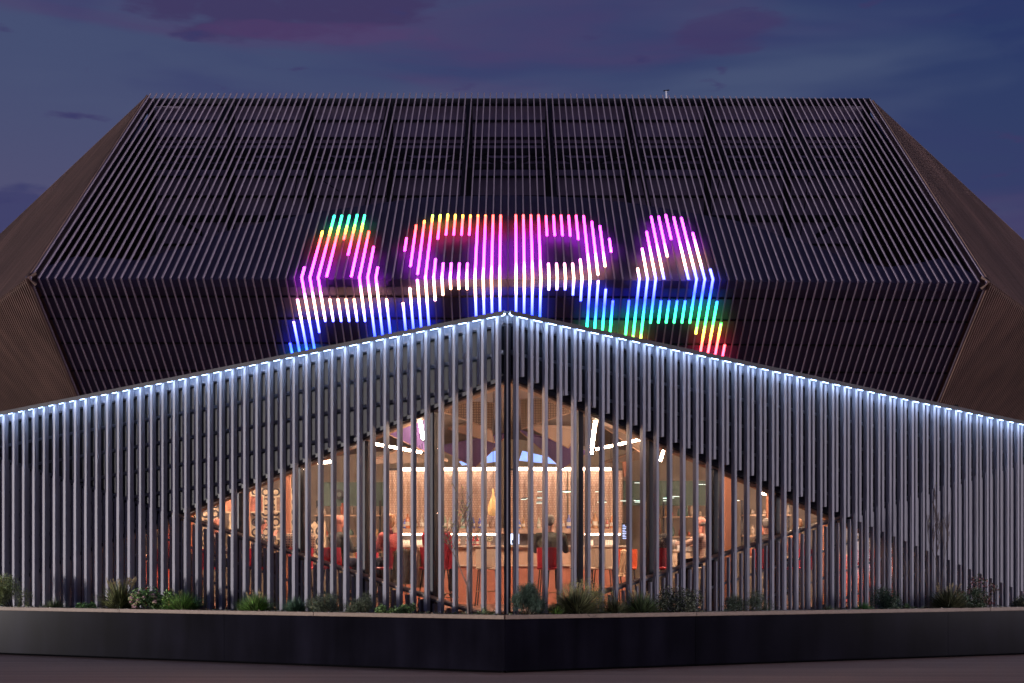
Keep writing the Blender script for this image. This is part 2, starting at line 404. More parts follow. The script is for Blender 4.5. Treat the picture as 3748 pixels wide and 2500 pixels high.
# ------------------------------------------------------------------ the sign of coloured light strips
STOPS = [(770, (.01, .20, .60)), (797, (.01, .45, .30)), (838, (.03, .70, .06)), (852, (1, .45, .03)), (868, (1, .05, .03)), (900, (1, .035, .06)), (932, (.95, .03, .45)), (960, (.75, .035, 1)), (1055, (.80, .05, 1)),
         (1082, (1, .30, .60)), (1102, (1, .42, .20)), (1142, (.85, .42, .34)), (1168, (.09, .10, 1)), (1245, (.015, .03, 1)), (1285, (.01, .08, .75)), (1312, (.01, .55, .25)), (1370, (.03, .70, .06)),
         (1400, (1, .5, .04)), (1425, (1, .06, .03)), (1500, (1, .025, .10))]
def ucol(px, py):
    u = py+.13*(px-1200)
    if u <= STOPS[0][0]: return STOPS[0][1]
    for (a, ca), (b, cb) in zip(STOPS, STOPS[1:]):
        if u <= b: t = (u-a)/(b-a); return tuple(x+(y-x)*t for x, y in zip(ca, cb))
    return STOPS[-1][1]
B = 9999
WY = 1016.5
def zl(y): return 700+y/2.351
LIT = {
 'B_left': {-1: [(212, B)], -2: [(212, B)], -3: [(212, B)], -4: [(212, B)], -5: [(212, 380), (625, 840)], -6: [(212, 380), (625, 838)], -7: [(208, 380), (625, 838)],
            -8: [(205, 380), (625, 888)], -9: [(210, 415), (588, 935)], -10: [(212, B)], -11: [(260, 718), (758, B)], -12: [(298, 650), (830, B)], -13: [(408, 515), (958, B)]},
 'A_left': {-15: [(925, B)], -16: [(660, B)], -17: [(483, B)], -18: [(352, 1115)], -19: [(212, 738), (925, 1115)], -20: [(208, 552), (925, 1115)], -21: [(215, 418), (925, 1115)],
            -22: [(215, 738), (925, 1115)], -23: [(215, 1115)], -24: [(352, 1210)], -25: [(660, B)], -26: [(928, B)], -27: [(1120, B)], -28: [(1305, B)]},
 'B_right': {1: [(210, B)], 2: [(210, B)], 3: [(210, B)], 4: [(210, B)], 5: [(218, 385), (628, 845)], 6: [(215, 385), (628, 843)], 7: [(213, 385), (628, 843)],
             8: [(215, 388), (628, 888)], 9: [(215, 418), (592, 938)], 10: [(218, B)], 11: [(268, 722), (768, B)], 12: [(305, 652), (840, B)], 13: [(415, 525), (940, B)]},
 'A_right': {15: [(937, B)], 16: [(670, B)], 17: [(498, B)], 18: [(355, 1130)], 19: [(225, 743), (940, 1128)], 20: [(225, 567), (940, 1128)], 21: [(210, 417), (940, 1128)],
             22: [(230, 743), (940, 1128)], 23: [(235, 1130)], 24: [(365, 1222)], 25: [(677, B)], 26: [(945, B)], 27: [(1132, B)], 28: [(1320, B)]}}
sign = empty('light_sign', (0, ZW-.2, 0), 0, 'rainbow coloured letters made of glowing vertical light strips on the arena slats', 'sign')
def strip(x, spans, parent):
    v = []; f = []; c = []
    for (y0, y1, upper) in spans:
        n_ = nU if upper else nL; m = max(2, int((y1-y0)/7)+1); w = .047; base = len(v)
        for i in range(m):
            py = y0+(y1-y0)*i/(m-1)
            kk = KR if x > XC else KL
            sc = 1+abs(x-XC)*kk/ZW                       # the turned half stands a little farther away
            Y, Z = on_plane(HY-(HY-py)*sc, upper)
            ctr = warp(Vector((x, Y, Z))+n_*.03)
            if abs(py-WY) < 2.5: ctr = warp(Vector((x, ZW, HW+EYE))+mitre(-.03))
            px = CX+ctr.x/ctr.y*F; cc = (*[.004+.996*q for q in ucol(px, py)], 1)
            t_ = Vector((1, 0, 0))
            for a, b in ((-w, -.026), (w, -.026), (w*.8, .02), (-w*.8, .02)):
                v.append(ctr+t_*a+n_*b-Vector((0, ZW-.2, 0))); c.append(cc)
        for i in range(m-1):
            for j in range(4): f.append((base+i*4+j, base+i*4+(j+1) % 4, base+(i+1)*4+(j+1) % 4, base+(i+1)*4+j))
        f += [tuple(base+j for j in (3, 2, 1, 0)), tuple(base+(m-1)*4+j for j in range(4))]
    me = bpy.data.meshes.new('light_strip'); me.from_pydata([tuple(q) for q in v], [], f); me.materials.append(M_led)
    at = me.color_attributes.new('Col', 'FLOAT_COLOR', 'POINT'); at.data.foreach_set('color', [q for cc in c for q in cc]); me.update()
    o = bpy.data.objects.new('light_strip', me); COL.objects.link(o); o.parent = parent; return o
LLAB = {'A_left': 'letter A, green and red at the top, blue at its feet', 'B_left': 'mirrored letter, green and red at the top, blue below', 'B_right': 'letter with red and pink top and blue to green legs', 'A_right': 'letter A, pink at the top, blue, green and red below'}
for key, d in LIT.items():
    L_ = empty('letter', (0, 0, 0), parent=sign); L_['label'] = LLAB[key]
    for k, ss in d.items():
        x = XC+k*PITCH
        for (a, b) in ss:
            pa = zl(a); pb = 1400 if b == B else zl(b); sp = []
            if pa < WY-3: sp.append((pa, min(pb, WY), True))
            if pb > WY+3: sp.append((max(pa, WY), pb, False))
            strip(x, sp, L_)

# ------------------------------------------------------------------ the foyer: two facades meeting at the corner
Z0 = 24.3; CO = Vector(((1857-CX)*Z0/F, Z0, 0))
AL = math.atan(F/10328.); AR = math.atan(F/10676.)
DIR = {'L': Vector((-math.cos(AL), math.sin(AL), 0)), 'R': Vector((math.cos(AR), math.sin(AR), 0))}
INN = {'L': Vector((math.sin(AL), math.cos(AL), 0)), 'R': Vector((-math.sin(AR), math.cos(AR), 0))}
def FP(s, t, d, z): return CO+DIR[s]*t+INN[s]*d+Vector((0, 0, z))
def t_of(s, px, d=0):
    o = CO+INN[s]*d; q = (px-CX)/F; return (q*o.y-o.x)/(DIR[s].x-q*DIR[s].y)
def tz(s, px, py, d=0):
    t = t_of(s, px, d); return t, zat(py, FP(s, t, d, 0).y)
def line(s, pa, pb, d=0):
    (t0, z0), (t1, z1) = tz(s, *pa, d), tz(s, *pb, d); k = (z1-z0)/(t1-t0)
    return lambda t: z0+k*(t-t0)
PAR = {'L': line('L', (1857, 1140), (0, 1512)), 'R': line('R', (1857, 1140), (3748, 1546))}
ARCH = {'L': line('L', (1815, 1385), (83, 2108), .14), 'R': line('R', (1918, 1388), (3705, 2156), .14)}
SILL = {'L': line('L', (12, 1680), (1421, 2141), .0), 'R': line('R', (2179, 2179), (3716, 1696), .0)}
TEND = 15.5; FLOOR = .9; ZBOT = .72
foy = empty('foyer_building', (CO.x, CO.y, 0), 0, 'low foyer clad in grey timber fins with a triangular window over its corner', 'building')
fo = Vector((CO.x, CO.y, 0))
def fpart(mb, name, m, parent=None, **k):
    mb.v = [tuple(Vector(v)-fo) for v in mb.v]
    return mb.build(name, m, parent or foy, **k)
def fbox(mb, s, t0, t1, d0, d1, z0a, z0b, z1a, z1b, mi=0):
    "box in facade coordinates; bottom/top heights given at t0 (a) and t1 (b)"
    mb.hexa([FP(s, t0, d0, z0a), FP(s, t1, d0, z0b), FP(s, t1, d1, z0b), FP(s, t0, d1, z0a), FP(s, t0, d0, z1a), FP(s, t1, d0, z1b), FP(s, t1, d1, z1b), FP(s, t0, d1, z1a)], mi)
FW, FD, FPI = .054, .105, .27
CT = .072
for s in 'LR':
    t_first = t_of(s, 1824 if s == 'L' else 1888) ; sg = 1
    k = 0
    par, arch, sill = PAR[s], ARCH[s], SILL[s]
    while True:
        t = t_first+k*FPI
        if t > TEND-.5: break
        px = CX+FP(s, t, 0, 0).x/FP(s, t, 0, 0).y*F
        mb = MB(); fbox(mb, s, t, t+FW, 0, FD, ZBOT, ZBOT, par(t)-.014, par(t+FW)-.014)
        fpart(mb, 'facade_fin', M_fin, bevel=.003)
        if t < 13.2:
            dA, dB = (.105, .18) if s == 'L' else (.03, .10); tb = t+(.137 if s == 'L' else .122); zb = max(ZBOT, arch(tb+.02))
            mb = MB(); fbox(mb, s, tb, tb+.05, dA, dB, zb, zb, par(tb)-CT, par(tb+.05)-CT)
            if par(tb)-CT-zb > .3: fpart(mb, 'upper_batten', M_batten)
            zs = sill(t)
            if zs > ZBOT+.12 and t < 14:
                mb = MB()
                zt = min(zs, par(t)-.3)
                if s == 'L': fbox(mb, s, t+FW, t+FW+.022, .012, .075, ZBOT, ZBOT, zt, zt)
                else: fbox(mb, s, t-.022, t, .012, .075, ZBOT, ZBOT, zt, zt)
                tc_ = t+.184 if s == 'R' else t+.215
                fbox(mb, s, tc_, tc_+.030, *((.045, .12) if s == 'R' else (.13, .24)), ZBOT, ZBOT, zt-.03, zt-.03)
                tc2 = t+.10 if s == 'L' else None
                if tc2: fbox(mb, s, tc2, tc2+.04, .16, .24, ZBOT, ZBOT, zt-.03, zt-.03)
                fpart(mb, 'lower_batten', M_batten)
        k += 1
# corner post
mb = MB(); c_ = FP('L', 0, 0, 0)
mb.box(c_.x-.013, c_.y+.0, ZBOT, c_.x+.013, c_.y+.10, PAR['L'](0)-CT)
fpart(mb, 'corner_fin', M_fin)
mb = MB(); mb.box(c_.x-.055, c_.y+.16, ZBOT, c_.x+.055, c_.y+.40, PAR['L'](0)-.2); fpart(mb, 'corner_column', M_frame)
for s in 'LR':
    par, arch, sill = PAR[s], ARCH[s], SILL[s]
    # cap and light line below it
    mb = MB(); segs = [0, 1.9, 4.3, 6.9, 9.6, 12.4, TEND]
    for a, b in zip(segs, segs[1:]):
        a_ = a+(0 if a == 0 else .004); fbox(mb, s, a_, b, -.115, .55, par(a)-.012, par(b)-.012, par(a), par(b))
        fbox(mb, s, a_, b, -.115, -.109, par(a)-CT, par(b)-CT, par(a)-.0125, par(b)-.0125)
    fpart(mb, 'parapet_cap', M_capm)
    mb = MB(); fbox(mb, s, .0, TEND-.1, -.092, -.066, par(0)-.055, par(TEND-.1)-.055, par(0)-.045, par(TEND-.1)-.045)
    fpart(mb, 'parapet_light', M_ledw)
    mb = MB(); fbox(mb, s, .12, TEND-.1, .112, .128, par(.12)-.026, par(TEND-.1)-.026, par(.12)-.016, par(TEND-.1)-.016)
    fpart(mb, 'parapet_light', M_ledw2)  # second strip added out of sight to brighten battens and fin sides
    # dark cladding above the window line
    ta = 0.02
    k_ = (arch(1)-arch(0)); tg = (ZBOT-arch(0))/k_
    poly = [FP(s, ta, .32, par(ta)-CT), FP(s, TEND, .32, par(TEND)-CT), FP(s, TEND, .32, ZBOT), FP(s, tg, .32, ZBOT), FP(s, ta, .32, arch(ta))]
    mb = MB(); mb.prism(poly, INN[s]*.08); fpart(mb, 'cladding_panel', M_dark)
    # rails
    mb = MB()
    for j in range(0, 9):
        zr = lambda t: par(t)-CT-.07-.47*j
        t0 = 0.03
        if zr(t0) < arch(t0)+.1:
            kk = (par(1)-par(0)); t0 = (arch(0)+.1-zr(0))/((kk)-(k_))
        if t0 < TEND-1: fbox(mb, s, t0, TEND-.2, .215, .265, zr(t0)-.025, zr(TEND-.2)-.025, zr(t0)+.025, zr(TEND-.2)+.025)
    fpart(mb, 'upper_rail', M_rail)
    mb = MB(); fbox(mb, s, .03, TEND-.2, .19, .212, par(.03)-.15, par(TEND-.2)-.15, par(.03)-.0135, par(TEND-.2)-.0135); fpart(mb, 'header_board', M_batten)
    mb = MB(); ks = sill(1)-sill(0)
    for j in range(0, 6):
        zr = lambda t: sill(t)-.05-.5*j
        t0 = max(.1, (ZBOT+.05-zr(0))/ks); t1 = TEND-.4
        t1 = min(t1, 12.5)
        fbox(mb, s, t0, t1, .242, .285, zr(t0)-.02, zr(t1)-.02, zr(t0)+.02, zr(t1)+.02)
    fpart(mb, 'lower_rail', M_rail)
    # window head and sill frames
    mb = MB(); fbox(mb, s, .1, tg-.2, .22, .45, arch(.1)-.045, arch(tg-.2)-.045, arch(.1)+.02, arch(tg-.2)+.02); fpart(mb, 'window_head', M_frame)
    mb = MB(); fbox(mb, s, .1, tg-.3, .30, .50, arch(.1)-.085, arch(tg-.3)-.085, arch(.1)-.052, arch(tg-.3)-.052); fpart(mb, 'head_trim', M_trim)
    tcr = (arch(0)-sill(0))/(ks-k_)
    t0 = (ZBOT+.02-sill(0))/ks
    mb = MB(); fbox(mb, s, t0, tcr, .10, .30, sill(t0)-.012, sill(tcr)-.012, sill(t0)+.012, sill(tcr)+.012); fpart(mb, 'window_sill', M_trim)
    # mullions and panes
    mpx = {'L': [1585, 1332, 1096, 872, 660, 470, 300], 'R': [2122, 2380, 2616, 2843, 3052, 3245, 3420]}[s]
    ts = [.12]+[t_of(s, p, .34) for p in mpx]
    for t in ts[1:]:
        if arch(t) > ZBOT+.15:
            mb = MB(); fbox(mb, s, t-.045, t+.045, .30, .46, ZBOT, ZBOT, arch(t-.045)-.05, arch(t+.045)-.05); fpart(mb, 'mullion', M_frame)
    ts.append(tg-.05)
    for a, b in zip(ts, ts[1:]):
        a, b = a+.046, b-.046
        if arch(b) < ZBOT+.02 and arch(a) < ZBOT+.1: continue
        mb = MB(); mb.prism([FP(s, a, .40, ZBOT), FP(s, b, .40, ZBOT), FP(s, b, .40, max(arch(b)-.06, ZBOT+.01)), FP(s, a, .40, arch(a)-.06)], INN[s]*.008); fpart(mb, 'window_pane', M_glass)
# plinth below the fins
mb = MB()
for s in 'LR': fbox(mb, s, 0, TEND, .02, .55, 0, 0, ZBOT-.01, ZBOT-.01)
fpart(mb, 'plinth', M_black)

# ---- interior shell
ceil_m = mat('foyer_ceiling', (.22, .165, .13), .6, noise=(1.2, .25)); floor_m = mat('foyer_floor', (.20, .11, .085), .4, noise=(1.5, .15))
bw_m = mat('foyer_back_wall', (.44, .37, .29), .7, noise=(1, .25)); teal_m = mat('teal_wall', (.11, .18, .145), .6, noise=(1.5, .15))
ZBK = 37.5
def ceil_z(x): return 4.86-.10*abs(x)
pl = [FP('L', TEND, .46, 0), CO+Vector((0, .55, 0)), FP('R', TEND, .46, 0), Vector((13.5, ZBK, 0)), Vector((-14, ZBK, 0))]
mb = MB(); mb.prism([Vector((p.x, p.y, FLOOR-.2)) for p in pl], (0, 0, .2)); fpart(mb, 'floor', floor_m)
mb = MB()
for sg, a in ((-1, pl[0]), (1, pl[2])):
    b = pl[4] if sg < 0 else pl[3]; q = [a, CO+Vector((0, .55, 0)), Vector((CO.x, ZBK, 0)), b]
    mb.prism([Vector((p.x, p.y, ceil_z(p.x)+(.0))) for p in q], (0, 0, .2))
fpart(mb, 'ceiling', ceil_m)
mb = MB(); mb.box(-14, ZBK, FLOOR-.2, 13.5, ZBK+.2, 5.1); fpart(mb, 'back_wall', bw_m)
mb = MB()
for a, b in ((pl[0], pl[4]), (pl[2], pl[3])): mb.prism([Vector((a.x, a.y, FLOOR-.2)), Vector((b.x, b.y, FLOOR-.2)), Vector((b.x, b.y, 5)), Vector((a.x, a.y, 4.2))], (.15 if a.x > 0 else -.15, 0, 0))
fpart(mb, 'side_wall', bw_m)
# folded ceiling baffles (large triangular soffit plates)
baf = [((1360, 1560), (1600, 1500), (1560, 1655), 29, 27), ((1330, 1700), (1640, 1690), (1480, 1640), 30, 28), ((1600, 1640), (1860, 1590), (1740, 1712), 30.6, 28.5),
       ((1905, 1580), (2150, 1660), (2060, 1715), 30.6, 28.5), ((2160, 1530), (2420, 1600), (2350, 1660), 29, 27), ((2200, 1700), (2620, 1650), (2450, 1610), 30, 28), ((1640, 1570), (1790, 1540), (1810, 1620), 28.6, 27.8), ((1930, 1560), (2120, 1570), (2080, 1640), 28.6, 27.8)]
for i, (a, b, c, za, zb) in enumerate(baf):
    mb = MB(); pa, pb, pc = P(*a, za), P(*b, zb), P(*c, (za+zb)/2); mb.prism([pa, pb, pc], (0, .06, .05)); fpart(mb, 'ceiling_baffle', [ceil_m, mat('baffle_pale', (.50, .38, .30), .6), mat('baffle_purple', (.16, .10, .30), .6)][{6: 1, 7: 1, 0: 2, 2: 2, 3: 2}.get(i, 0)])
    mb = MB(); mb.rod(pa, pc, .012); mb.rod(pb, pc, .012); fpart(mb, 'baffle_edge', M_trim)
for x_, y_, z_ in ((-2.2, 26.6, 4.45), (-4.6, 28.0, 4.2), (-7, 29.6, 3.95), (2.2, 26.6, 4.45), (4.6, 28.0, 4.2), (7, 29.6, 3.95), (-9.3, 31, 3.75), (9.3, 31, 3.75)):
    mb = MB(); mb.box(x_-.6, y_-.04, z_, x_+.6, y_+.04, z_+.05); fpart(mb, 'hidden_fill_light', M_ledfill)  # fill lights added out of view to brighten the foyer
# glulam columns
for px, Y, wpx, top in ((1052, 28.0, 18, 1700), (907, 28.3, 8, 1760), (700, 29.2, 10, 1850), (2667, 27.6, 26, 1700), (2812, 28.4, 7, 1760), (3022, 29.0, 12, 1820), (2300, 33, 15, 1650)):
    x = (px-CX)*Y/F; w = wpx*Y/F/2; mb = MB(); mb.box(x-w, Y, FLOOR, x+w, Y+max(.15, 2*w), ceil_z(x)-.01); fpart(mb, 'timber_column', M_orange)
    mb = MB(); mb.bar((x-w*2.0, Y+.1, ceil_z(x)-.55), (x-w, Y+.1, ceil_z(x)-.95), (0, .07, 0), (.05, 0, .03)); mb.bar((x+w*2.0+.35, Y+.1, ceil_z(x)-.12), (x+w, Y+.1, ceil_z(x)-.65), (0, .07, 0), (.05, 0, .03)); fpart(mb, 'column_bracket', M_orange)
# teal wall panel with dark round
mb = MB(); a = P(1175, 1765, 33); b = P(1462, 1852, 33); mb.box(a.x, 33, b.z, b.x, 33.1, a.z); fpart(mb, 'teal_panel', teal_m)
mb = MB(); a = P(2282, 1760, 34); b = P(2640, 1850, 34); mb.box(a.x, 34, b.z, b.x, 34.1, a.z); fpart(mb, 'teal_panel', teal_m)
mb = MB(); a = P(1130, 1800, 30); 

# ---- ring-pattern feature wall, framed pictures
def ring_mat():
    m = bpy.data.materials.new('ring_wallpaper'); m.use_nodes = True; N = m.node_tree.nodes; L = m.node_tree.links; b = N['Principled BSDF']; b.inputs['Roughness'].default_value = .8
    tc = N.new('ShaderNodeTexCoord'); mp = N.new('ShaderNodeMapping'); L.new(tc.outputs['Object'], mp.inputs[0]); mp.inputs['Scale'].default_value = (4.9, 4.9, 4.9)
    fr = N.new('ShaderNodeVectorMath'); fr.operation = 'FRACTION'; L.new(mp.outputs[0], fr.inputs[0])
    sb = N.new('ShaderNodeVectorMath'); sb.operation = 'SUBTRACT'; L.new(fr.outputs[0], sb.inputs[0]); sb.inputs[1].default_value = (.5, .5, .5)
    ml = N.new('ShaderNodeVectorMath'); ml.operation = 'MULTIPLY'; L.new(sb.outputs[0], ml.inputs[0]); ml.inputs[1].default_value = (1, 0, 1)
    ln = N.new('ShaderNodeVectorMath'); ln.operation = 'LENGTH'; L.new(ml.outputs[0], ln.inputs[0])
    cr = N.new('ShaderNodeValToRGB'); cr.color_ramp.interpolation = 'CONSTANT'; e = cr.color_ramp.elements
    e[0].position = 0; e[0].color = (.50, .40, .27, 1); e[1].position = .24; e[1].color = (.02, .02, .025, 1); k = e.new(.42); k.color = (.50, .40, .27, 1)
    L.new(ln.outputs['Value'], cr.inputs[0]); L.new(cr.outputs[0], b.inputs['Base Color']); return m
M_ring = ring_mat()
for px0, py0, px1, py1, Y, lab in ((838, 1788, 1112, 2020, 30.5, 'cream wall panel printed with rows of black rings behind the woman with glasses'), (1128, 1908, 1192, 2040, 29.5, 'small cream panel with black rings above the dark jacket shoulder'),
                                    (640, 1850, 800, 2060, 31.5, 'cream ring-patterned panel behind the bald head at the left end')):
    a, b = P(px0, py0, Y), P(px1, py1, Y); mb = MB(); mb.box(a.x, Y, b.z, b.x, Y+.08, a.z); o = mb.build('patterned_panel', M_ring); tag(o, lab, 'wall panel', 'ring patterned wall panels')
for px0, py0, px1, py1, Y, lab, cc in ((908, 1812, 968, 1878, 30.3, 'framed reddish picture on the ring wall above the curly hair', (.35, .12, .08)), (1008, 1815, 1044, 1876, 30.3, 'narrow framed picture beside the timber column', (.22, .14, .10)),
                                       (808, 1815, 868, 1878, 30.3, 'framed rust coloured picture near the left mullion', (.42, .18, .10)), (1010, 1925, 1044, 1975, 30.3, 'low framed picture behind the orange drink', (.20, .16, .14))):
    a, b = P(px0, py0, Y), P(px1, py1, Y); e = empty('framed_picture', ((a.x+b.x)/2, Y, (a.z+b.z)/2), 0, lab, 'picture', 'framed pictures on the ring wall'); w = (b.x-a.x)/2; h = (a.z-b.z)/2
    mb = MB()
    for q in ((-w, -h, w, -h+.03), (-w, h-.03, w, h), (-w, -h+.03, -w+.03, h-.03), (w-.03, -h+.03, w, h-.03)): mb.box(q[0], -.04, q[1], q[2], 0, q[3])
    mb.build('frame', mat('picture_frame', (.55, .47, .33), .5), e)
    mb = MB(); mb.box(-w+.03, -.015, -h+.03, w-.03, 0, h-.03); mb.build('canvas', mat('picture_'+str(px0), cc, .7, noise=(9, .7)), e)
e = empty('round_wall_speaker', P(1241, 1810, 32.8), 0, 'dark round disc hung on the teal wall', 'wall disc'); mb = MB(); mb.rod((0, 0, 0), (0, .1, 0), .11, n=24); mb.build('disc', M_black, e); mb = MB(); mb.rod((0, -.01, 0), (0, 0, 0), .05, n=20); mb.build('disc_centre', mat('grey_disc', (.15, .2, .18), .5), e)

# ---- bar
YB = 30.2
bar = empty('bar_counter', ((1865-CX)*YB/F, YB, FLOOR), 0, 'long peach coloured bar counter across the middle of the foyer', 'bar counter')
def bpt(px, Y): return (px-CX)*Y/F-bar.location.x
x0, x1 = bpt(1450, YB), bpt(2290, YB); zt = zat(1996, YB)-FLOOR
terr = mat('bar_front_terracotta', (.50, .20, .13), .5, noise=(3, .12)); peach = mat('bar_peach', (.62, .42, .30), .5, noise=(2, .08))
mb = MB(); mb.box(x0, .05, 0, x1, .5, zt-.42); mb.build('front_panel', terr, bar)
mb = MB(); mb.box(x0, .0, zt-.42, x1, .6, zt-.39); mb.build('ledge', mat('pale_edge', (.75, .62, .5), .4), bar)
mb = MB(); mb.box(x0, .07, zt-.388, x1, .55, zt-.04); mb.build('upper_front', peach, bar)
mb = MB(); mb.box(x0-.03, -.06, zt-.038, x1+.03, .62, zt); mb.build('counter_top', mat('bar_top', (.6, .5, .4), .25), bar)
YS = 31.4
bb = empty('back_bar', ((1865-CX)*YS/F, YS, FLOOR), 0, 'pale back bar shelving with a glowing strip under its bottle shelf', 'shelf unit')
def spt(px): return (px-CX)*YS/F-bb.location.x
x0, x1 = spt(1440), spt(2275); z1 = zat(1934, YS)-FLOOR; z2 = zat(1952, YS)-FLOOR
mb = MB(); mb.box(x0, 0, z2, x1, .35, z1); mb.build('shelf', peach, bb)
mb = MB(); mb.box(x0, .36, 0, x1, .42, z2); mb.build('back_panel', mat('back_bar_dark', (.12, .10, .10), .5), bb)
mb = MB(); mb.box(x0, .0, .2, x1, .355, z2-.30); mb.build('lower_shelf', peach, bb)
mb = MB()
for q0, q1 in ((1470, 1590), (1620, 1820), (2140, 2270)): mb.box(spt(q0), .02, z2-.035, spt(q1), .05, z2-.004)
mb.build('shelf_light', M_ledy2, bb)
# bottles
bot_spec = [(1470, .26, (.35, .12, .04)), (1492, .34, (.6, .22, .1)), (1521, .26, (.5, .28, .12)), (1482, .22, (.1, .2, .7)), (1545, .30, (.5, .4, .3)), (1628, .28, (.35, .45, .3)), (1646, .24, (.6, .6, .5)), (1694, .32, (.35, .55, .45)), (1732, .26, (.2, .25, .6)),
            (1756, .24, (.12, .12, .6)), (1784, .22, (.5, .3, .2)), (1901, .20, (.15, .25, .7)), (1915, .24, (.5, .3, .15)), (1948, .20, (.1, .15, .5)), (1972, .24, (.5, .55, .4)), (2060, .26, (.55, .35, .2)), (2082, .32, (.2, .25, .6)), (2160, .24, (.5, .2, .1)),
            (2178, .36, (.6, .35, .2)), (2194, .24, (.3, .2, .1)), (2240, .30, (.6, .25, .1)), (2222, .22, (.4, .1, .08))]
names = {0: 'amber bottle at the left end of the bar shelf', 7: 'tall green glass bottle in the middle of the bar shelf, by the bare tree', 18: 'tall orange decanter on the right of the bar shelf'}
def bottle(x, y, z, h, col, lab, red_cap=False):
    e = empty('bottle', (x, y, z), 0, lab, 'bottle', 'bottles on the bar'); r = h*.15
    mb = MB(); mb.lathe((0, 0, 0), [(r*.9, 0), (r, .01), (r, h*.55), (r*.8, h*.65), (r*.35, h*.74), (r*.33, h*.92)], 12); mb.build('glass', mat('bottle_%d' % int(col[0]*1000+col[1]*100+col[2]*10), col, .12, spec=.8), e, smooth=True)
    mb = MB(); mb.lathe((0, 0, 0), [(r*.4, h*.921), (r*.4, h)], 10); mb.build('cap', mat('bottle_cap', (.6, .5, .35), .3, metal=.6), e)
    mb = MB(); mb.lathe((0, 0, 0), [(r*1.03, h*.18), (r*1.03, h*.42)], 12); mb.build('paper_label', mat('paper_label', (.75, .7, .6), .7), e)
for i, (px, h, c) in enumerate(bot_spec):
    cn = 'blue' if c[2] > .45 and c[0] < .4 else 'green' if c[1] > c[0] else 'amber'
    lab = names.get(i, '%s bottle, number %d from the left end of the lit bar shelf' % (cn, i+1))
    bottle((px-CX)*(YS+.15)/F, YS+.15, bb.location.z+z1, h, c, lab)
for i, px in enumerate((1680, 1710, 1734, 1748)):
    bottle((px-CX)*(YB+.3)/F, YB+.3, FLOOR+zt, .2, (.6, .03, .04) if i > 1 else (.5, .2, .15), 'small red bottle standing on the bar counter, %s of four' % ('first', 'second', 'third', 'fourth')[i])
# glasses in the recess: towels / tumblers stacks
for i, (q0, q1) in enumerate(((1470, 1500), (1515, 1545), (1562, 1585), (2140, 2172), (2215, 2245))):
    e = empty('glass_stack', ((((q0+q1)/2)-CX)*(YS+.1)/F, YS+.1, bb.location.z+z2-.30), 0, 'row of upturned glasses under the lit shelf, group %d from the left' % (i+1), 'glasses', 'upturned glasses under the bar shelf'); w = (q1-q0)*YS/F/2
    for j in range(4):
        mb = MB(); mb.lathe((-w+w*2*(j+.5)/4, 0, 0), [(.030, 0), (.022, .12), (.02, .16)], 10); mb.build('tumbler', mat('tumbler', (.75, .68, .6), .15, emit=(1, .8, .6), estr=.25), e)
# bright till screen
e = empty('till_screen', P(1882, 1972, YB+.2), 0, 'bright bluish white till screen on the counter beside the corner post', 'screen')
mb = MB(); mb.box(-.075, -.02, -.11, .10, .02, .10); mb.build('screen', mat('screen_glow', (.5, .6, 1), .3, emit=(.62, .76, 1), estr=3.2), e); mb = MB(); mb.box(-.05, -.028, -.10, .06, -.021, -.02); mb.build('screen_window', mat('screen_dark', (.02, .03, .08), .3), e)
mb = MB(); mb.box(-.03, .0, -.17, .03, .03, -.11); mb.build('stand', M_black, e)
e = empty('menu_screen', P(2288, 1945, 31.0), 0, 'narrow blue-lit drinks menu screen at the right end of the bar', 'screen')
mb = MB(); mb.box(-.07, -.02, -.17, .07, .02, .17); mb.build('casing', M_black, e)
mb = MB()
for j in range(9): mb.box(-.055, -.026, .12-.034*j, -.055+.05+.05*((j*37 % 10)/10), -.021, .132-.034*j)
mb.build('menu_text', mat('menu_text_glow', (.4, .5, 1), .3, emit=(.45, .6, 1), estr=2.2), e)
# woven metal curtains
def weave_mat():
    m = bpy.data.materials.new('woven_metal'); m.use_nodes = True; N = m.node_tree.nodes; L = m.node_tree.links; b = N['Principled BSDF']; b.inputs['Roughness'].default_value = .4; b.inputs['Metallic'].default_value = .3
    tc = N.new('ShaderNodeTexCoord'); mp = N.new('ShaderNodeMapping'); L.new(tc.outputs['Object'], mp.inputs[0]); mp.inputs['Rotation'].default_value = (R(90), 0, 0)
    br = N.new('ShaderNodeTexBrick'); br.inputs['Scale'].default_value = 10; br.inputs['Mortar Size'].default_value = .03; br.inputs['Brick Width'].default_value = .55; br.inputs['Row Height'].default_value = .5
    br.inputs['Color1'].default_value = (.62, .45, .35, 1); br.inputs['Color2'].default_value = (.52, .34, .25, 1); br.inputs['Mortar'].default_value = (.20, .11, .07, 1)
    L.new(mp.outputs[0], br.inputs['Vector']); L.new(br.outputs[0], b.inputs['Base Color'])
    bp = N.new('ShaderNodeBump'); bp.inputs['Strength'].default_value = .5; L.new(br.outputs['Fac'], bp.inputs['Height']); L.new(bp.outputs[0], b.inputs['Normal']); return m
M_weave = weave_mat()
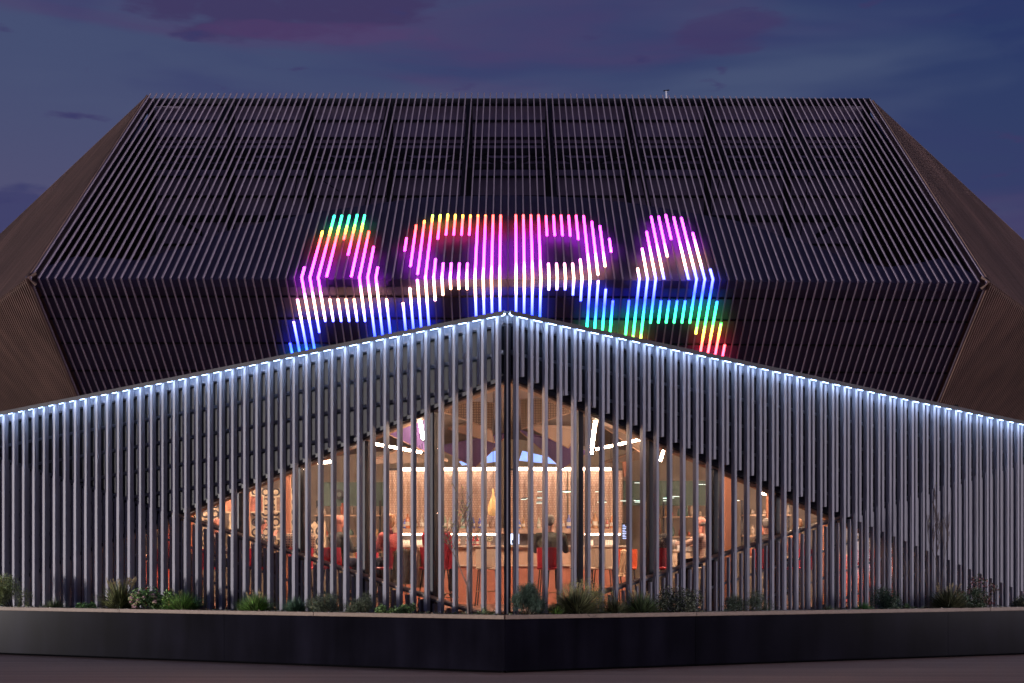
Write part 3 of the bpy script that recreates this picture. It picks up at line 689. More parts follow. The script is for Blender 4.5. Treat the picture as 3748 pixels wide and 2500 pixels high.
for i, (q0, q1, lab) in enumerate(((1414, 1588, 'golden woven curtain panel at the left end behind the bar'), (1592, 1826, 'golden woven curtain panel left of the corner post'), (1860, 2076, 'golden woven curtain panel behind the man in the green jumper'), (2080, 2278, 'golden woven curtain panel at the right end behind the bar'))):
    Yc = 31.85; a, b = P(q0, 1722, Yc), P(q1, 1936, Yc); e = empty('woven_curtain', ((a.x+b.x)/2, Yc, b.z), 0, lab, 'curtain', 'woven metal curtains behind the bar'); w = (b.x-a.x)/2; h = a.z-b.z
    vs = []; n = 60
    for k in range(n+1):
        x = -w+2*w*k/n; y = .004*math.sin(k*.9)
        for yy, zz in ((y, 0), (y, h), (y+.02, h), (y+.02, 0)): vs.append((x, yy, zz))
    mb = MB(); mb.add(vs, [(4*k+j, 4*k+4+j, 4*k+4+(j+1) % 4, 4*k+(j+1) % 4) for k in range(n) for j in range(4)]+[(0, 1, 2, 3), (4*n+3, 4*n+2, 4*n+1, 4*n)])
    mb.build('woven_sheet', M_weave, e, smooth=False)
    mb = MB(); mb.box(-w, -.05, h, w, .05, h+.04); mb.build('top_rail', M_black, e)
def tube_lamp(a, b, r, lab, m=None, name='linear_lamp'):
    c = (a+b)/2; e = empty(name, c, 0, lab, 'lamp', 'linear lamps in the foyer'); d = (b-a).normalized(); u = d.orthogonal().normalized(); v = d.cross(u)
    mb = MB(); mb.bar(a-c, b-c, u*r, v*r); mb.build('light_tube', m or M_ledy, e)
    mb = MB(); mb.bar(a-c-d*.03, a-c, u*r*1.3, v*r*1.3); mb.bar(b-c, b-c+d*.03, u*r*1.3, v*r*1.3); mb.build('end_cap', M_black, e); 
    mb = MB(); mb.rod(a-c, a-c+Vector((0, 0, ceil_z(a.x)-a.z)), .004); mb.rod(b-c, b-c+Vector((0, 0, max(.05, ceil_z(b.x)-b.z))), .004); mb.build('suspension_wire', M_black, e)
    return e
tube_lamp(P(1367, 1624, 27.2), P(1543, 1656, 27.6), .016, 'thin sloping light line left of the mullion high in the window')
tube_lamp(P(1537, 1537, 25.7), P(1549, 1606, 26.0), .021, 'short thick upright light tube in the left half of the window')
tube_lamp(P(1318, 1672, 27.0), P(1327, 1708, 27.2), .022, 'small bright light tube beside the left mullion')
tube_lamp(P(2181, 1530, 25.8), P(2166, 1642, 26.2), .022, 'long thick upright light tube in the right half of the window')
tube_lamp(P(2165, 1648, 26.3), P(2163, 1662, 26.3), .024, 'stubby light tube just under the long upright one')
tube_lamp(P(2180, 1645, 27.2), P(2347, 1608, 27.6), .016, 'thin light line rising to the right in the window')
tube_lamp(P(2435, 1630, 27.2), P(2417, 1686, 27.4), .018, 'short light tube near the second mullion on the right')
tube_lamp(P(1465, 1718, 31.5), P(1818, 1716, 31.5), .022, 'level light line along the top of the left golden curtains', M_ledy3)
tube_lamp(P(1892, 1716, 31.5), P(2236, 1717, 31.5), .022, 'level light line along the top of the right golden curtains', M_ledy3)
tube_lamp(P(560, 1830, 29.5), P(700, 1818, 29.5), .03, 'long light line above the tables at the far left')
tube_lamp(P(2780, 1800, 29.8), P(3040, 1850, 30.0), .03, 'long light line above the tables at the far right')
tube_lamp(P(1020, 1700, 28.6), P(1220, 1690, 28.6), .02, 'light line under the ceiling over the checked shirt')
for i in range(26):                                        # glowing streaks standing in for lamp reflections in the right-hand glass
    px = random.choice((1925, 1975, 2075, 2110, 2150, 2200, 2290, 2340, 2450, 2480, 2560, 2600, 2690))+random.uniform(-10, 10); py = random.choice((1772, 1812, 1823, 1833, 1838, 1690, 1718))+random.uniform(-6, 6)
    if px < 2200: py = max(py, 1800)
    a = P(px, py, 31.0); e = empty('reflection_streak', a, 0, 'small greenish white streak standing in for a lamp reflection on the right', 'lamp', 'lamp reflection streaks on the right'); mb = MB(); w = random.uniform(.05, .11); mb.box(-w, -.01, -.006, w, .01, .006)
    mb.build('light_tube', mat('reflection_glow', (.8, 1, .9), .5, emit=(.75, 1, .88), estr=1.6), e); mb = MB(); mb.box(-w, -.012, .007, w, .012, .022); mb.build('streak_edge', M_black, e)
# blue lit panels above the bar
mb = MB()
for i, (pts, lab) in enumerate((((( 1680, 1690), (1815, 1650), (1815, 1690), (1692, 1703)), 'blue glowing wedge left of the corner post above the curtains'), (((1900, 1685), (1912, 1650), (2070, 1688), (2064, 1700), (1960, 1692)), 'blue glowing wedge right of the corner post above the curtains'))):
    mb = MB(); pp = [P(x, y, 30.5) for x, y in pts]; c = pp[0]; mb.prism([p-c for p in pp], (0, .05, 0)); o = mb.build('blue_light_panel', M_blue); o.location = c; tag(o, lab, 'light panel', 'blue light panels')
# perforated sheets hanging near the corner
def perf_mat():
    m = bpy.data.materials.new('perforated_sheet'); m.use_nodes = True; N = m.node_tree.nodes; L = m.node_tree.links; b = N['Principled BSDF']; b.inputs['Roughness'].default_value = .5
    tc = N.new('ShaderNodeTexCoord'); mp = N.new('ShaderNodeMapping'); L.new(tc.outputs['Object'], mp.inputs[0]); mp.inputs['Scale'].default_value = (34, 34, 34)
    fr = N.new('ShaderNodeVectorMath'); fr.operation = 'FRACTION'; L.new(mp.outputs[0], fr.inputs[0]); sb = N.new('ShaderNodeVectorMath'); sb.operation = 'SUBTRACT'; L.new(fr.outputs[0], sb.inputs[0]); sb.inputs[1].default_value = (.5, .5, .5)
    ml = N.new('ShaderNodeVectorMath'); ml.operation = 'MULTIPLY'; L.new(sb.outputs[0], ml.inputs[0]); ml.inputs[1].default_value = (1, 0, 1); ln = N.new('ShaderNodeVectorMath'); ln.operation = 'LENGTH'; L.new(ml.outputs[0], ln.inputs[0])
    cr = N.new('ShaderNodeValToRGB'); cr.color_ramp.interpolation = 'CONSTANT'; e = cr.color_ramp.elements; e[0].position = 0; e[0].color = (.55, .40, .28, 1); e[1].position = .26; e[1].color = (.13, .08, .06, 1)
    L.new(ln.outputs['Value'], cr.inputs[0]); L.new(cr.outputs[0], b.inputs['Base Color']); return m
M_perf = perf_mat()
for pts, lab in ((((1617, 1480), (1690, 1467), (1808, 1474), (1800, 1574), (1700, 1535), (1620, 1508)), 'perforated brown sheet hung left of the corner post'), (((1905, 1459), (2010, 1458), (2095, 1482), (2095, 1508), (2000, 1540), (1908, 1572)), 'perforated brown sheet hung right of the corner post')):
    pp = [P(x, y, 26.6) for x, y in pts]; c = pp[0].copy(); e = empty('hanging_sheet', c, 0, lab, 'hanging panel', 'perforated hanging sheets'); mb = MB(); mb.prism([p-c for p in pp], (0, .03, 0)); mb.build('perforated_panel', M_perf, e)
    mb = MB(); mb.rod(pp[-1]-c, pp[-2]-c, .012); mb.rod(pp[-2]-c, pp[-3]-c, .012); mb.build('edge_tube', M_trim, e)
    mb = MB()
    for p in (pp[1], pp[2]): mb.rod(p-c, p-c+Vector((0, 0, max(.05, ceil_z(p.x)-p.z))), .006)
    mb.build('hanger', M_black, e)
# wicker pendant
e = empty('wicker_pendant', P(1805, 1889, 27.6), 0, 'golden wicker pendant with a long neck hanging just left of the corner post', 'pendant lamp')
mb = MB(); mb.lathe((0, 0, 0), [(.03, 0), (.085, .03), (.10, .12), (.075, .25), (.045, .33), (.022, .38), (.02, .50)], 18); mb.build('shade', mat('wicker_gold', (.75, .42, .15), .5, emit=(1, .55, .2), estr=.5, grain=(60, 60, 60, .5)), e, smooth=True)
mb = MB(); mb.rod((0, 0, .5), (0, 0, ceil_z(0)-e.location.z), .005); mb.build('cord', M_black, e)

# ---- furniture
def stool(x, y, rz, lab, group, col=M_red, sh=.74, back=True):
    e = empty('bar_stool', (x, y, FLOOR), rz, lab, 'bar stool', group)
    mb = MB(); n = 12; vs = []
    mb.box(-.21, -.20, sh-.05, .21, .20, sh); mb.build('seat', col, e, bevel=.02)
    if back:
        mb = MB(); pr = [(-.22, -.02), (-.19, -.12), (-.10, -.18), (0, -.20), (.10, -.18), (.19, -.12), (.22, -.02)]
        for (xa, ya), (xb, yb) in zip(pr, pr[1:]):
            mb.hexa([(xa, ya-.02, sh), (xb, yb-.02, sh), (xb*.88, yb+.015, sh), (xa*.88, ya+.015, sh), (xa*1.02, ya-.07, sh+.34), (xb*1.02, yb-.07, sh+.34), (xb*.95, yb-.03, sh+.34), (xa*.95, ya-.03, sh+.34)])
        mb.build('backrest', col, e)
    for a, b in ((-1, -1), (1, -1), (1, 1), (-1, 1)):
        mb = MB(); mb.rod((a*.16, b*.15, sh-.05), (a*.22, b*.21, 0), .012); mb.build('leg', M_black, e)
    mb = MB(); q = [(-.20, -.19), (.20, -.19), (.20, .19), (-.20, .19)]
    for i in range(4): mb.rod((*q[i], .28), (*q[(i+1) % 4], .28), .008)
    mb.build('footrest', mat('brass_rod', (.5, .35, .22), .35, metal=.8), e)
    return e
def table(x, y, r, lab, h=1.03):
    e = empty('high_table', (x, y, FLOOR), 0, lab, 'table', 'high tables in the foyer')
    mb = MB(); mb.lathe((0, 0, 0), [(r, h-.03), (r, h)], 28); mb.build('tabletop', mat('table_wood', (.55, .38, .25), .4, noise=(4, .15)), e)
    mb = MB(); mb.lathe((0, 0, 0), [(.035, .02), (.035, h-.031)], 12); mb.build('column', M_black, e)
    mb = MB(); mb.lathe((0, 0, 0), [(.24, 0), (.22, .015), (.04, .03)], 20); mb.build('base', M_black, e); return e
T1 = table((1005-CX)*28/F, 28.1, .34, 'round high table between the woman with glasses and the checked shirt')
T2 = table((1345-CX)*27/F, 27.3, .36, 'round high table between the dark green jacket and the red pattern top')
T3 = table((2490-CX)*27.6/F, 27.8, .36, 'round high table under the outstretched arm on the right')
T4 = table((2870-CX)*28.6/F, 29.0, .38, 'round high table between the two men at the far right')
T5 = table((690-CX)*28.8/F, 28.9, .34, 'round high table at the far left of the window')
mb = MB()
def wine(x, y, z, col, lab):
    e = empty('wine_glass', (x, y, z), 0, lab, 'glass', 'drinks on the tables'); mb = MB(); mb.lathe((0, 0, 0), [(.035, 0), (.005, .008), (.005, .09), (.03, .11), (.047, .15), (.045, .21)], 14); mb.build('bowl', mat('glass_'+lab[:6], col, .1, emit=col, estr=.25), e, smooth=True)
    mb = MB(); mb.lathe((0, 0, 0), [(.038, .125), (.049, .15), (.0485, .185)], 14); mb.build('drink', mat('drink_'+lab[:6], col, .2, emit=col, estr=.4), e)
wine(T1.location.x-.14, T1.location.y-.1, FLOOR+1.03, (.9, .16, .03), 'orange spritz in a stemmed glass on the left table')
wine(T3.location.x-.1, T3.location.y-.1, FLOOR+1.03, (.6, .5, .4), 'clear stemmed glass on the table by the pale shirt')
e = empty('water_bottle', (T2.location.x-.13, T2.location.y-.05, FLOOR+1.03), 0, 'clear plastic water bottle on the table by the dark green jacket', 'bottle'); mb = MB(); mb.lathe((0, 0, 0), [(.035, 0), (.037, .15), (.033, .2), (.014, .235), (.014, .25)], 14); mb.build('body', mat('clear_plastic', (.6, .66, .6), .15), e, smooth=True); mb = MB(); mb.lathe((0, 0, 0), [(.016, .251), (.016, .27)], 10); mb.build('cap', mat('white_cap', (.8, .8, .8), .4), e)
for i, (dx, lab) in enumerate(((-.02, 'tumbler of water, left one on the table by the pale shirt'), (.14, 'tumbler of water, right one on the table by the pale shirt'))):
    mb = MB(); mb.lathe((0, 0, 0), [(.03, 0), (.038, .11)], 14); o = mb.build('water_tumbler', mat('tumbler', (.75, .68, .6), .15)); o.location = (T3.location.x+dx, T3.location.y-.18, FLOOR+1.03); tag(o, lab, 'glass', 'drinks on the tables')
e = empty('flower_pot', P(1790, 1996, YB+.25), 0, 'little pot of pale flowers on the bar counter', 'potted plant'); mb = MB(); mb.lathe((0, 0, 0), [(.035, 0), (.045, .07)], 12); mb.build('pot', peach, e)
mb = MB()
for i in range(40): d = Vector((random.uniform(-1, 1), random.uniform(-1, 1), random.uniform(0, 1.3)))*.06; mb.ell(Vector((0, 0, .09))+d, .012, .012, .01, 6, 4)
mb.build('flowers', mat('pale_flower', (.7, .7, .5), .7), e)

def display_shelf(px0, px1, Y, lab):
    sh_ = lab[7:lab.index(' against')]
    a, b = P(px0, 2100, Y), P(px1, 2100, Y); e = empty('display_shelf', ((a.x+b.x)/2, Y, FLOOR), 0, lab, 'shelf unit'); w = (b.x-a.x)/2; wd = mat('table_wood', (.55, .38, .25), .4, noise=(4, .15))
    for z in (.5, .95, 1.4, 1.85): mb = MB(); mb.box(-w, 0, z, w, .28, z+.03); mb.build('shelf_board', wd, e)
    for x in (-w, w-.04): mb = MB(); mb.box(x, .29, 0, x+.04, .33, 2.2); mb.build('upright', M_black, e)
    k = 0
    for z in (.98, 1.43, 1.88):
        x = -w+.07
        while x < w-.06:
            h = random.uniform(.10, .26); r = random.uniform(.03, .055); c = random.choice(((.45, .12, .06), (.5, .4, .3), (.12, .2, .16), (.6, .35, .15), (.3, .25, .2))); k += 1
            o = MB(); o.lathe((0, 0, 0), [(r*.8, 0), (r, h*.3), (r*.9, h*.7), (r*.45, h*.85), (r*.5, h)], 10); q = o.build('vase', mat('vase_%d' % int(c[0]*100), c, .35), smooth=True); q.location = (e.location.x+x, Y+.13, FLOOR+z+.001)
            tag(q, 'small vase or jar on the boards of the %s' % sh_, 'jar', 'jars on the ' + sh_); x += r+random.uniform(.06, .16)
display_shelf(2430, 2640, 33.5, 'timber display shelf right of the menu screen against the green wall')
display_shelf(1150, 1390, 32.6, 'timber display shelf left of the bar against the teal wall')
display_shelf(2720, 2900, 32.5, 'timber display shelf at the far right against the back wall')

# ---- people
skin_cols = {'pale': (.62, .33, .24), 'ruddy': (.68, .28, .20), 'tan': (.50, .27, .18)}
def cloth_mat(name, col, pattern=None):
    if name in MATS: return MATS[name]
    if not pattern: return mat(name, col, .85, noise=(14, .12))
    m = bpy.data.materials.new(name); m.use_nodes = True; N = m.node_tree.nodes; L = m.node_tree.links; b = N['Principled BSDF']; b.inputs['Roughness'].default_value = .85; tc = N.new('ShaderNodeTexCoord')
    if pattern[0] == 'check':
        w = []
        for ax in ('X', 'Z'):
            t = N.new('ShaderNodeTexWave'); t.bands_direction = ax; t.inputs['Scale'].default_value = 7; L.new(tc.outputs['Object'], t.inputs['Vector']); w.append(t.outputs['Fac'])
        a = N.new('ShaderNodeMath'); a.operation = 'MULTIPLY'; L.new(w[0], a.inputs[0]); L.new(w[1], a.inputs[1]); fac = a.outputs[0]; lo, hi = .1, .45
    elif pattern[0] == 'stripe':
        t = N.new('ShaderNodeTexWave'); t.bands_direction = 'Z'; t.inputs['Scale'].default_value = 9; t.inputs['Distortion'].default_value = 2; L.new(tc.outputs['Object'], t.inputs['Vector']); fac = t.outputs['Fac']; lo, hi = .35, .6
    else:
        t = N.new('ShaderNodeTexVoronoi'); t.inputs['Scale'].default_value = 28; L.new(tc.outputs['Object'], t.inputs['Vector']); fac = t.outputs['Distance']; lo, hi = .3, .4
    r = N.new('ShaderNodeValToRGB'); L.new(fac, r.inputs[0]); r.color_ramp.elements[0].position = lo; r.color_ramp.elements[1].position = hi; r.color_ramp.elements[0].color = (*pattern[1], 1); r.color_ramp.elements[1].color = (*col, 1)
    L.new(r.outputs[0], b.inputs['Base Color']); MATS[name] = m; return m
def remesh(o, vox, it=3):
    r = o.modifiers.new('remesh', 'REMESH'); r.mode = 'VOXEL'; r.voxel_size = vox; r.use_smooth_shade = True
    s = o.modifiers.new('smooth', 'SMOOTH'); s.iterations = it; s.factor = .5
def person(px, Y, yaw, lab, top, legs, hair=None, hair_style='short', skin='pale', sh=.74, lean=.03, headyaw=0, armL='table', armR='table', dz=0, open_body=1.0, glasses=False, collar=None, rootz=None):
    """local +y is where the figure faces; origin on the floor below the hips"""
    x = (px-CX)*Y/F; e = empty('person', (x, Y, (FLOOR if rootz is None else rootz)), -R(yaw), lab, 'person', 'guests in the foyer'); sm_ = mat('skin_'+skin, skin_cols[skin], .5, noise=(5, .06)); w = open_body
    hip = Vector((0, 0, sh+.09+dz)); che = Vector((0, lean+.01, hip.z+.33)); nb = Vector((0, lean+.03, hip.z+.50)); hd = Vector((0, lean+.05, hip.z+.715)); 
    shl = {-1: nb+Vector((-.175*w, -.01, -.055)), 1: nb+Vector((.175*w, -.01, -.055))}
    pose = {'table': (Vector((.05, .12, -.24)), Vector((-.06, .25, .04))), 'lap': (Vector((.04, .03, -.27)), Vector((-.08, .22, -.06))), 'chin': (Vector((.04, .16, -.20)), Vector((-.10, .10, .24))),
            'reach': (Vector((.08, .22, -.12)), Vector((-.02, .27, .02))), 'down': (Vector((.05, -.02, -.28)), Vector((0, .08, -.24)))}
    J = {}
    for s, k in ((-1, armL), (1, armR)):
        ue, fe = pose[k]; el = shl[s]+Vector((ue.x*s, ue.y, ue.z)); wr = el+Vector((fe.x*s, fe.y, fe.z)); J[s] = (el, wr)
    knee = {s: hip+Vector((.11*s, .42, -.02)) for s in (-1, 1)}; foot = {s: Vector((.12*s, .34, .30)) for s in (-1, 1)}
    b = MB()
    b.ell(hip, .165*w, .125, .12); b.caps(hip, che, .125*w, .135*w); b.ell(che, .17*w, .12, .16); b.caps(shl[-1], shl[1], .06, .06); b.caps(nb-Vector((0, 0, .04)), hd-Vector((0, .02, .06)), .058, .054)
    Rh = Matrix.Rotation(-R(headyaw), 3, 'Z'); h = lambda q: hd+Rh@Vector(q)
    b.ell(h((0, -.008, .022)), .077, .096, .098, rot=Rh); b.ell(h((0, .022, -.045)), .058, .068, .072, rot=Rh)
    b.caps(h((0, .088, .022)), h((0, .108, -.018)), .009, .015); b.ell(h((0, .083, -.052)), .026, .014, .010); b.ell(h((0, .07, .040)), .055, .022, .012)
    for s in (-1, 1): b.ell(h((.078*s, -.004, 0)), .011, .020, .032, rot=Rh)
    for s in (-1, 1):
        el, wr = J[s]; b.caps(shl[s], el, .050*w, .042); b.caps(el, wr, .041, .027)
        fd = (wr-el).normalized(); side = fd.cross(Vector((0, 0, 1)));
        if side.length < .2: side = Vector((1, 0, 0))
        side.normalize(); nn = side.cross(fd); pc = wr+fd*.05
        M3 = Matrix((side, fd, nn)).transposed(); b.ell(pc, .038, .050, .016, rot=M3)
        for i, (o_, l_) in enumerate(((-.027, .060), (-.009, .070), (.009, .066), (.027, .052))):
            k0 = pc+fd*.04+side*o_; k1 = k0+fd*l_*.55-nn*.008; k2 = k1+fd*l_*.35-nn*l_*.35; b.caps(k0, k1, .0095, .009, 8); b.caps(k1, k2, .009, .0078, 8)
        t0 = wr+fd*.025-side*.028*s; t1 = t0+fd*.035-side*.025*s-nn*.005; t2 = t1+fd*.028; b.caps(t0, t1, .012, .010, 8); b.caps(t1, t2, .010, .009, 8)
        b.caps(hip+Vector((.085*s, .02, 0)), knee[s], .082*w, .058); b.caps(knee[s], foot[s], .055, .038); b.caps(foot[s], foot[s]+Vector((0, .15, -.03)), .038, .03)
    o = b.build('body', sm_, e); remesh(o, .0085)
    # eyes and brows
    b = MB()
    for s in (-1, 1): b.ell(h((.031*s, .080, .020)), .012, .010, .007, 10, 6, rot=Rh)
    b.build('eyes', mat('eye_dark', (.05, .035, .03), .3), e)
    b = MB()
    if glasses:
        for s in (-1, 1):
            n = 14
            for i in range(n):
                t, u = 2*math.pi*i/n, 2*math.pi*(i+1)/n; b.rod(h((.032*s+.024*math.cos(t), .105, .018+.019*math.sin(t))), h((.032*s+.024*math.cos(u), .105, .018+.019*math.sin(u))), .002, n=4)
            b.rod(h((.056*s, .105, .02)), h((.082*s, .0, .02)), .002, n=4)
        b.build('spectacles', M_black, e)
    # clothing
    b = MB(); g_ = .014
    b.ell(hip+Vector((0, 0, .02)), .172*w+g_, .130+g_, .12); b.caps(hip+Vector((0, 0, .05)), che, .125*w+g_, .135*w+g_); b.ell(che, .17*w+g_, .122+g_, .165); b.caps(shl[-1], shl[1], .062+g_, .062+g_)
    b.caps(nb-Vector((0, 0, .05)), nb+Vector((0, .0, .01)), .075, .062)
    for s in (-1, 1):
        el, wr = J[s]; b.caps(shl[s], el, .052*w+g_, .044+g_); b.caps(el, wr-(wr-el)*.12, .043+g_, .032+g_)
    o = b.build('top', top, e); remesh(o, .013, 4)
    b = MB(); b.ell(hip-Vector((0, 0, .01)), .178*w+g_*.7, .137+g_*.7, .115)
    for s in (-1, 1): b.caps(hip+Vector((.085*s, .02, 0)), knee[s], .084*w+g_, .06+g_); b.caps(knee[s], foot[s]+Vector((0, 0, .06)), .057+g_, .046+g_)
    o = b.build('trousers', legs, e); remesh(o, .014, 4)
    for s in (-1, 1):
        b = MB(); b.ell(foot[s]+Vector((0, .07, -.045)), .048, .135, .045); b.box(foot[s].x-.042, foot[s].y-.06, foot[s].z-.105, foot[s].x+.042, foot[s].y+.19, foot[s].z-.088); b.build('shoe', M_black, e, smooth=False)
    if collar:
        b = MB(); b.caps(nb-Vector((0, 0, .0)), nb+Vector((0, .01, .045)), .082, .068); o = b.build('scarf', collar, e); remesh(o, .012, 2)
    if hair:
        b = MB()
        if hair_style == 'short':
            b.ell(h((0, -.022, .040)), .084, .096, .092, rot=Rh); b.ell(h((0, -.055, -.005)), .072, .060, .075, rot=Rh)
        elif hair_style == 'fringe':                         # ring of hair round a bald crown
            b.ell(h((0, -.050, -.012)), .083, .062, .045, rot=Rh)
        elif hair_style == 'bob':
            b.ell(h((0, -.026, .040)), .096, .104, .098, rot=Rh); b.ell(h((0, -.055, -.03)), .092, .070, .095, rot=Rh)
            for q in range(26):
                t = random.uniform(0, 6.28); b.ell(h((.085*math.cos(t), -.035+.075*math.sin(t)*(1 if math.sin(t) < 0 else .3), random.uniform(-.04, .11))), .026, .026, .024, 8, 6)
        elif hair_style == 'curly':
            for q in range(70):
                t = random.uniform(0, 6.28); p = random.uniform(-.5, 1.5); c = Vector((.095*math.cos(t)*math.cos(p), -.035+.095*math.sin(t)*math.cos(p), .030+.095*math.sin(p)))
                if c.y > .045 and c.z < .065: continue
                b.ell(h(c), .030, .030, .028, 8, 6)
        elif hair_style == 'long':
            b.ell(h((0, -.026, .036)), .092, .100, .094, rot=Rh); b.caps(h((0, -.05, .0)), h((0, -.085, -.27)), .085, .075); b.caps(h((.05, -.03, .0)), h((.07, -.05, -.22)), .045, .035); b.caps(h((-.05, -.03, 0)), h((-.07, -.05, -.22)), .045, .035)
        o = b.build('hair', hair, e); remesh(o, .009, 2)
    return e
H_grey = mat('hair_grey', (.22, .20, .17), .7, noise=(60, .4)); H_dark = mat('hair_dark', (.035, .028, .025), .6, noise=(60, .5)); H_blond = mat('hair_blond', (.58, .32, .16), .6, noise=(60, .35)); H_aub = mat('hair_auburn', (.30, .11, .05), .6, noise=(60, .35)); H_white = mat('hair_white', (.5, .45, .4), .7, noise=(60, .3))
dk = cloth_mat('dark_trousers', (.025, .025, .035)); jn = cloth_mat('jeans', (.04, .05, .09))
ppl = [
 (610, 29.0, 95, dict(lab='person in a red top at the far left, glimpsed between the fins', top=cloth_mat('red_knit', (.45, .06, .05)), legs=dk, hair=H_white, hair_style='short', skin='ruddy')),
 (782, 28.4, 85, dict(lab='bald person whose head shows above the sill at the left', top=cloth_mat('grey_jumper', (.16, .14, .15)), legs=dk, skin='ruddy')),
 (940, 28.1, 70, dict(lab='woman with dark curly hair and glasses in a speckled top raising her hand', top=cloth_mat('speckled_top', (.03, .03, .035), ('dots', (.5, .42, .36))), legs=dk, hair=H_dark, hair_style='curly', skin='ruddy', armR='chin', glasses=True)),
 (1100, 27.1, -15, dict(lab='bald man in a checked shirt seen from behind', top=cloth_mat('checked_shirt', (.10, .07, .06), ('check', (.50, .36, .26))), legs=jn, hair=H_white, hair_style='fringe', open_body=1.12)),
 (1232, 26.7, 50, dict(lab='bald man in a dark green jacket leaning on the table', top=cloth_mat('dark_green_jacket', (.045, .052, .045)), legs=jn, skin='ruddy', lean=.02, open_body=1.15, headyaw=15)),
 (1432, 26.6, -50, dict(lab='person with fluffy blond hair in a red patterned top and scarf', top=cloth_mat('red_pattern_top', (.50, .13, .12), ('dots', (.30, .06, .06))), legs=dk, hair=H_blond, hair_style='bob', collar=cloth_mat('dark_red_scarf', (.20, .02, .04)), skin='ruddy')),
 (1592, 26.0, 30, dict(lab='person in a bright red jacket beside the mullion left of the corner', top=cloth_mat('bright_red_jacket', (.62, .035, .06)), legs=cloth_mat('dark_olive_trousers', (.07, .065, .055)), hair=H_dark, hair_style='short', open_body=1.25, armR='lap')),
 (2012, 26.7, 8, dict(lab='grey-haired man in a dark green jumper seen from behind at the bar', top=cloth_mat('green_jumper', (.058, .064, .05)), legs=dk, hair=H_grey, hair_style='short', open_body=1.25)),
 (2398, 27.2, 12, dict(lab='woman with long auburn hair in a dark patterned top', top=cloth_mat('dark_pattern_top', (.03, .03, .03), ('dots', (.20, .17, .13))), legs=dk, hair=H_aub, hair_style='long')),
 (2585, 27.7, -62, dict(lab='man in a pale striped shirt stretching his arm across the table', top=cloth_mat('pale_striped_shirt', (.60, .42, .34), ('stripe', (.42, .27, .22))), legs=dk, skin='ruddy', hair=H_grey, hair_style='fringe', armR='reach', armL='reach', lean=.06, open_body=1.12)),
 (2802, 28.4, 30, dict(lab='person in dark clothes behind the second timber column on the right', top=cloth_mat('charcoal_top', (.03, .028, .03)), legs=dk, hair=H_grey, hair_style='short')),
 (2930, 28.8, -40, dict(lab='person with reddish hair at the far right of the window', top=cloth_mat('rust_top', (.30, .12, .08)), legs=dk, hair=H_blond, hair_style='short', skin='ruddy')),
]
for px, Y, yaw, kw in ppl: person(px, Y, yaw, **kw)
M_cream = mat('cream_shell', (.62, .50, .38), .45)
stl = [(610, 29.0, 95, 'red bar stool under the guest in red at the far left', 0), (782, 28.4, 85, 'red bar stool under the bald guest at the left', 0), (940, 28.1, 70, 'red bar stool under the woman with glasses', 0), (1100, 27.1, -15, 'red bar stool under the checked shirt', 1),
       (1232, 26.7, 50, 'red bar stool under the dark green jacket', 1), (1432, 26.6, -50, 'red bar stool under the blond guest', 1), (1592, 26.0, 30, 'red bar stool under the bright red jacket', 0), (2012, 26.7, 8, 'red bar stool under the man in the green jumper', 1),
       (2398, 27.2, 12, 'red bar stool under the auburn-haired woman', 1), (2585, 27.7, -62, 'cream bar stool under the pale striped shirt', 1), (2802, 28.4, 30, 'red bar stool under the guest in dark clothes on the right', 0), (2930, 28.8, -40, 'red bar stool under the guest at the far right', 0),
       (1785, 28.6, 5, 'empty cream bar stool left of the corner post', 1), (2130, 28.9, -8, 'empty cream bar stool at the counter behind the tall grasses', 1), (2205, 28.2, 12, 'empty cream bar stool right of the other cream one', 1), (2290, 28.7, 4, 'empty orange bar stool near the menu screen', 2), (2235, 29.3, -5, 'empty red bar stool close to the bar end', 1),
       (2500, 28.9, 150, 'cream bar stool on the far side of the right table', 1), (1340, 28.4, 190, 'red bar stool on the far side of the water bottle table', 1), (3150, 29.8, 20, 'red bar stool behind the battens at the far right', 1), (3220, 30.2, -20, 'orange bar stool behind the battens at the far right', 1)]
for i, (px, Y, yaw, lab, b_) in enumerate(stl):
    c = M_cream if 'cream' in lab else mat('orange_shell', (.75, .13, .05), .4) if 'orange' in lab else M_red
    stool((px-CX)*Y/F, Y, -R(yaw), lab, 'bar stools in the foyer', c)
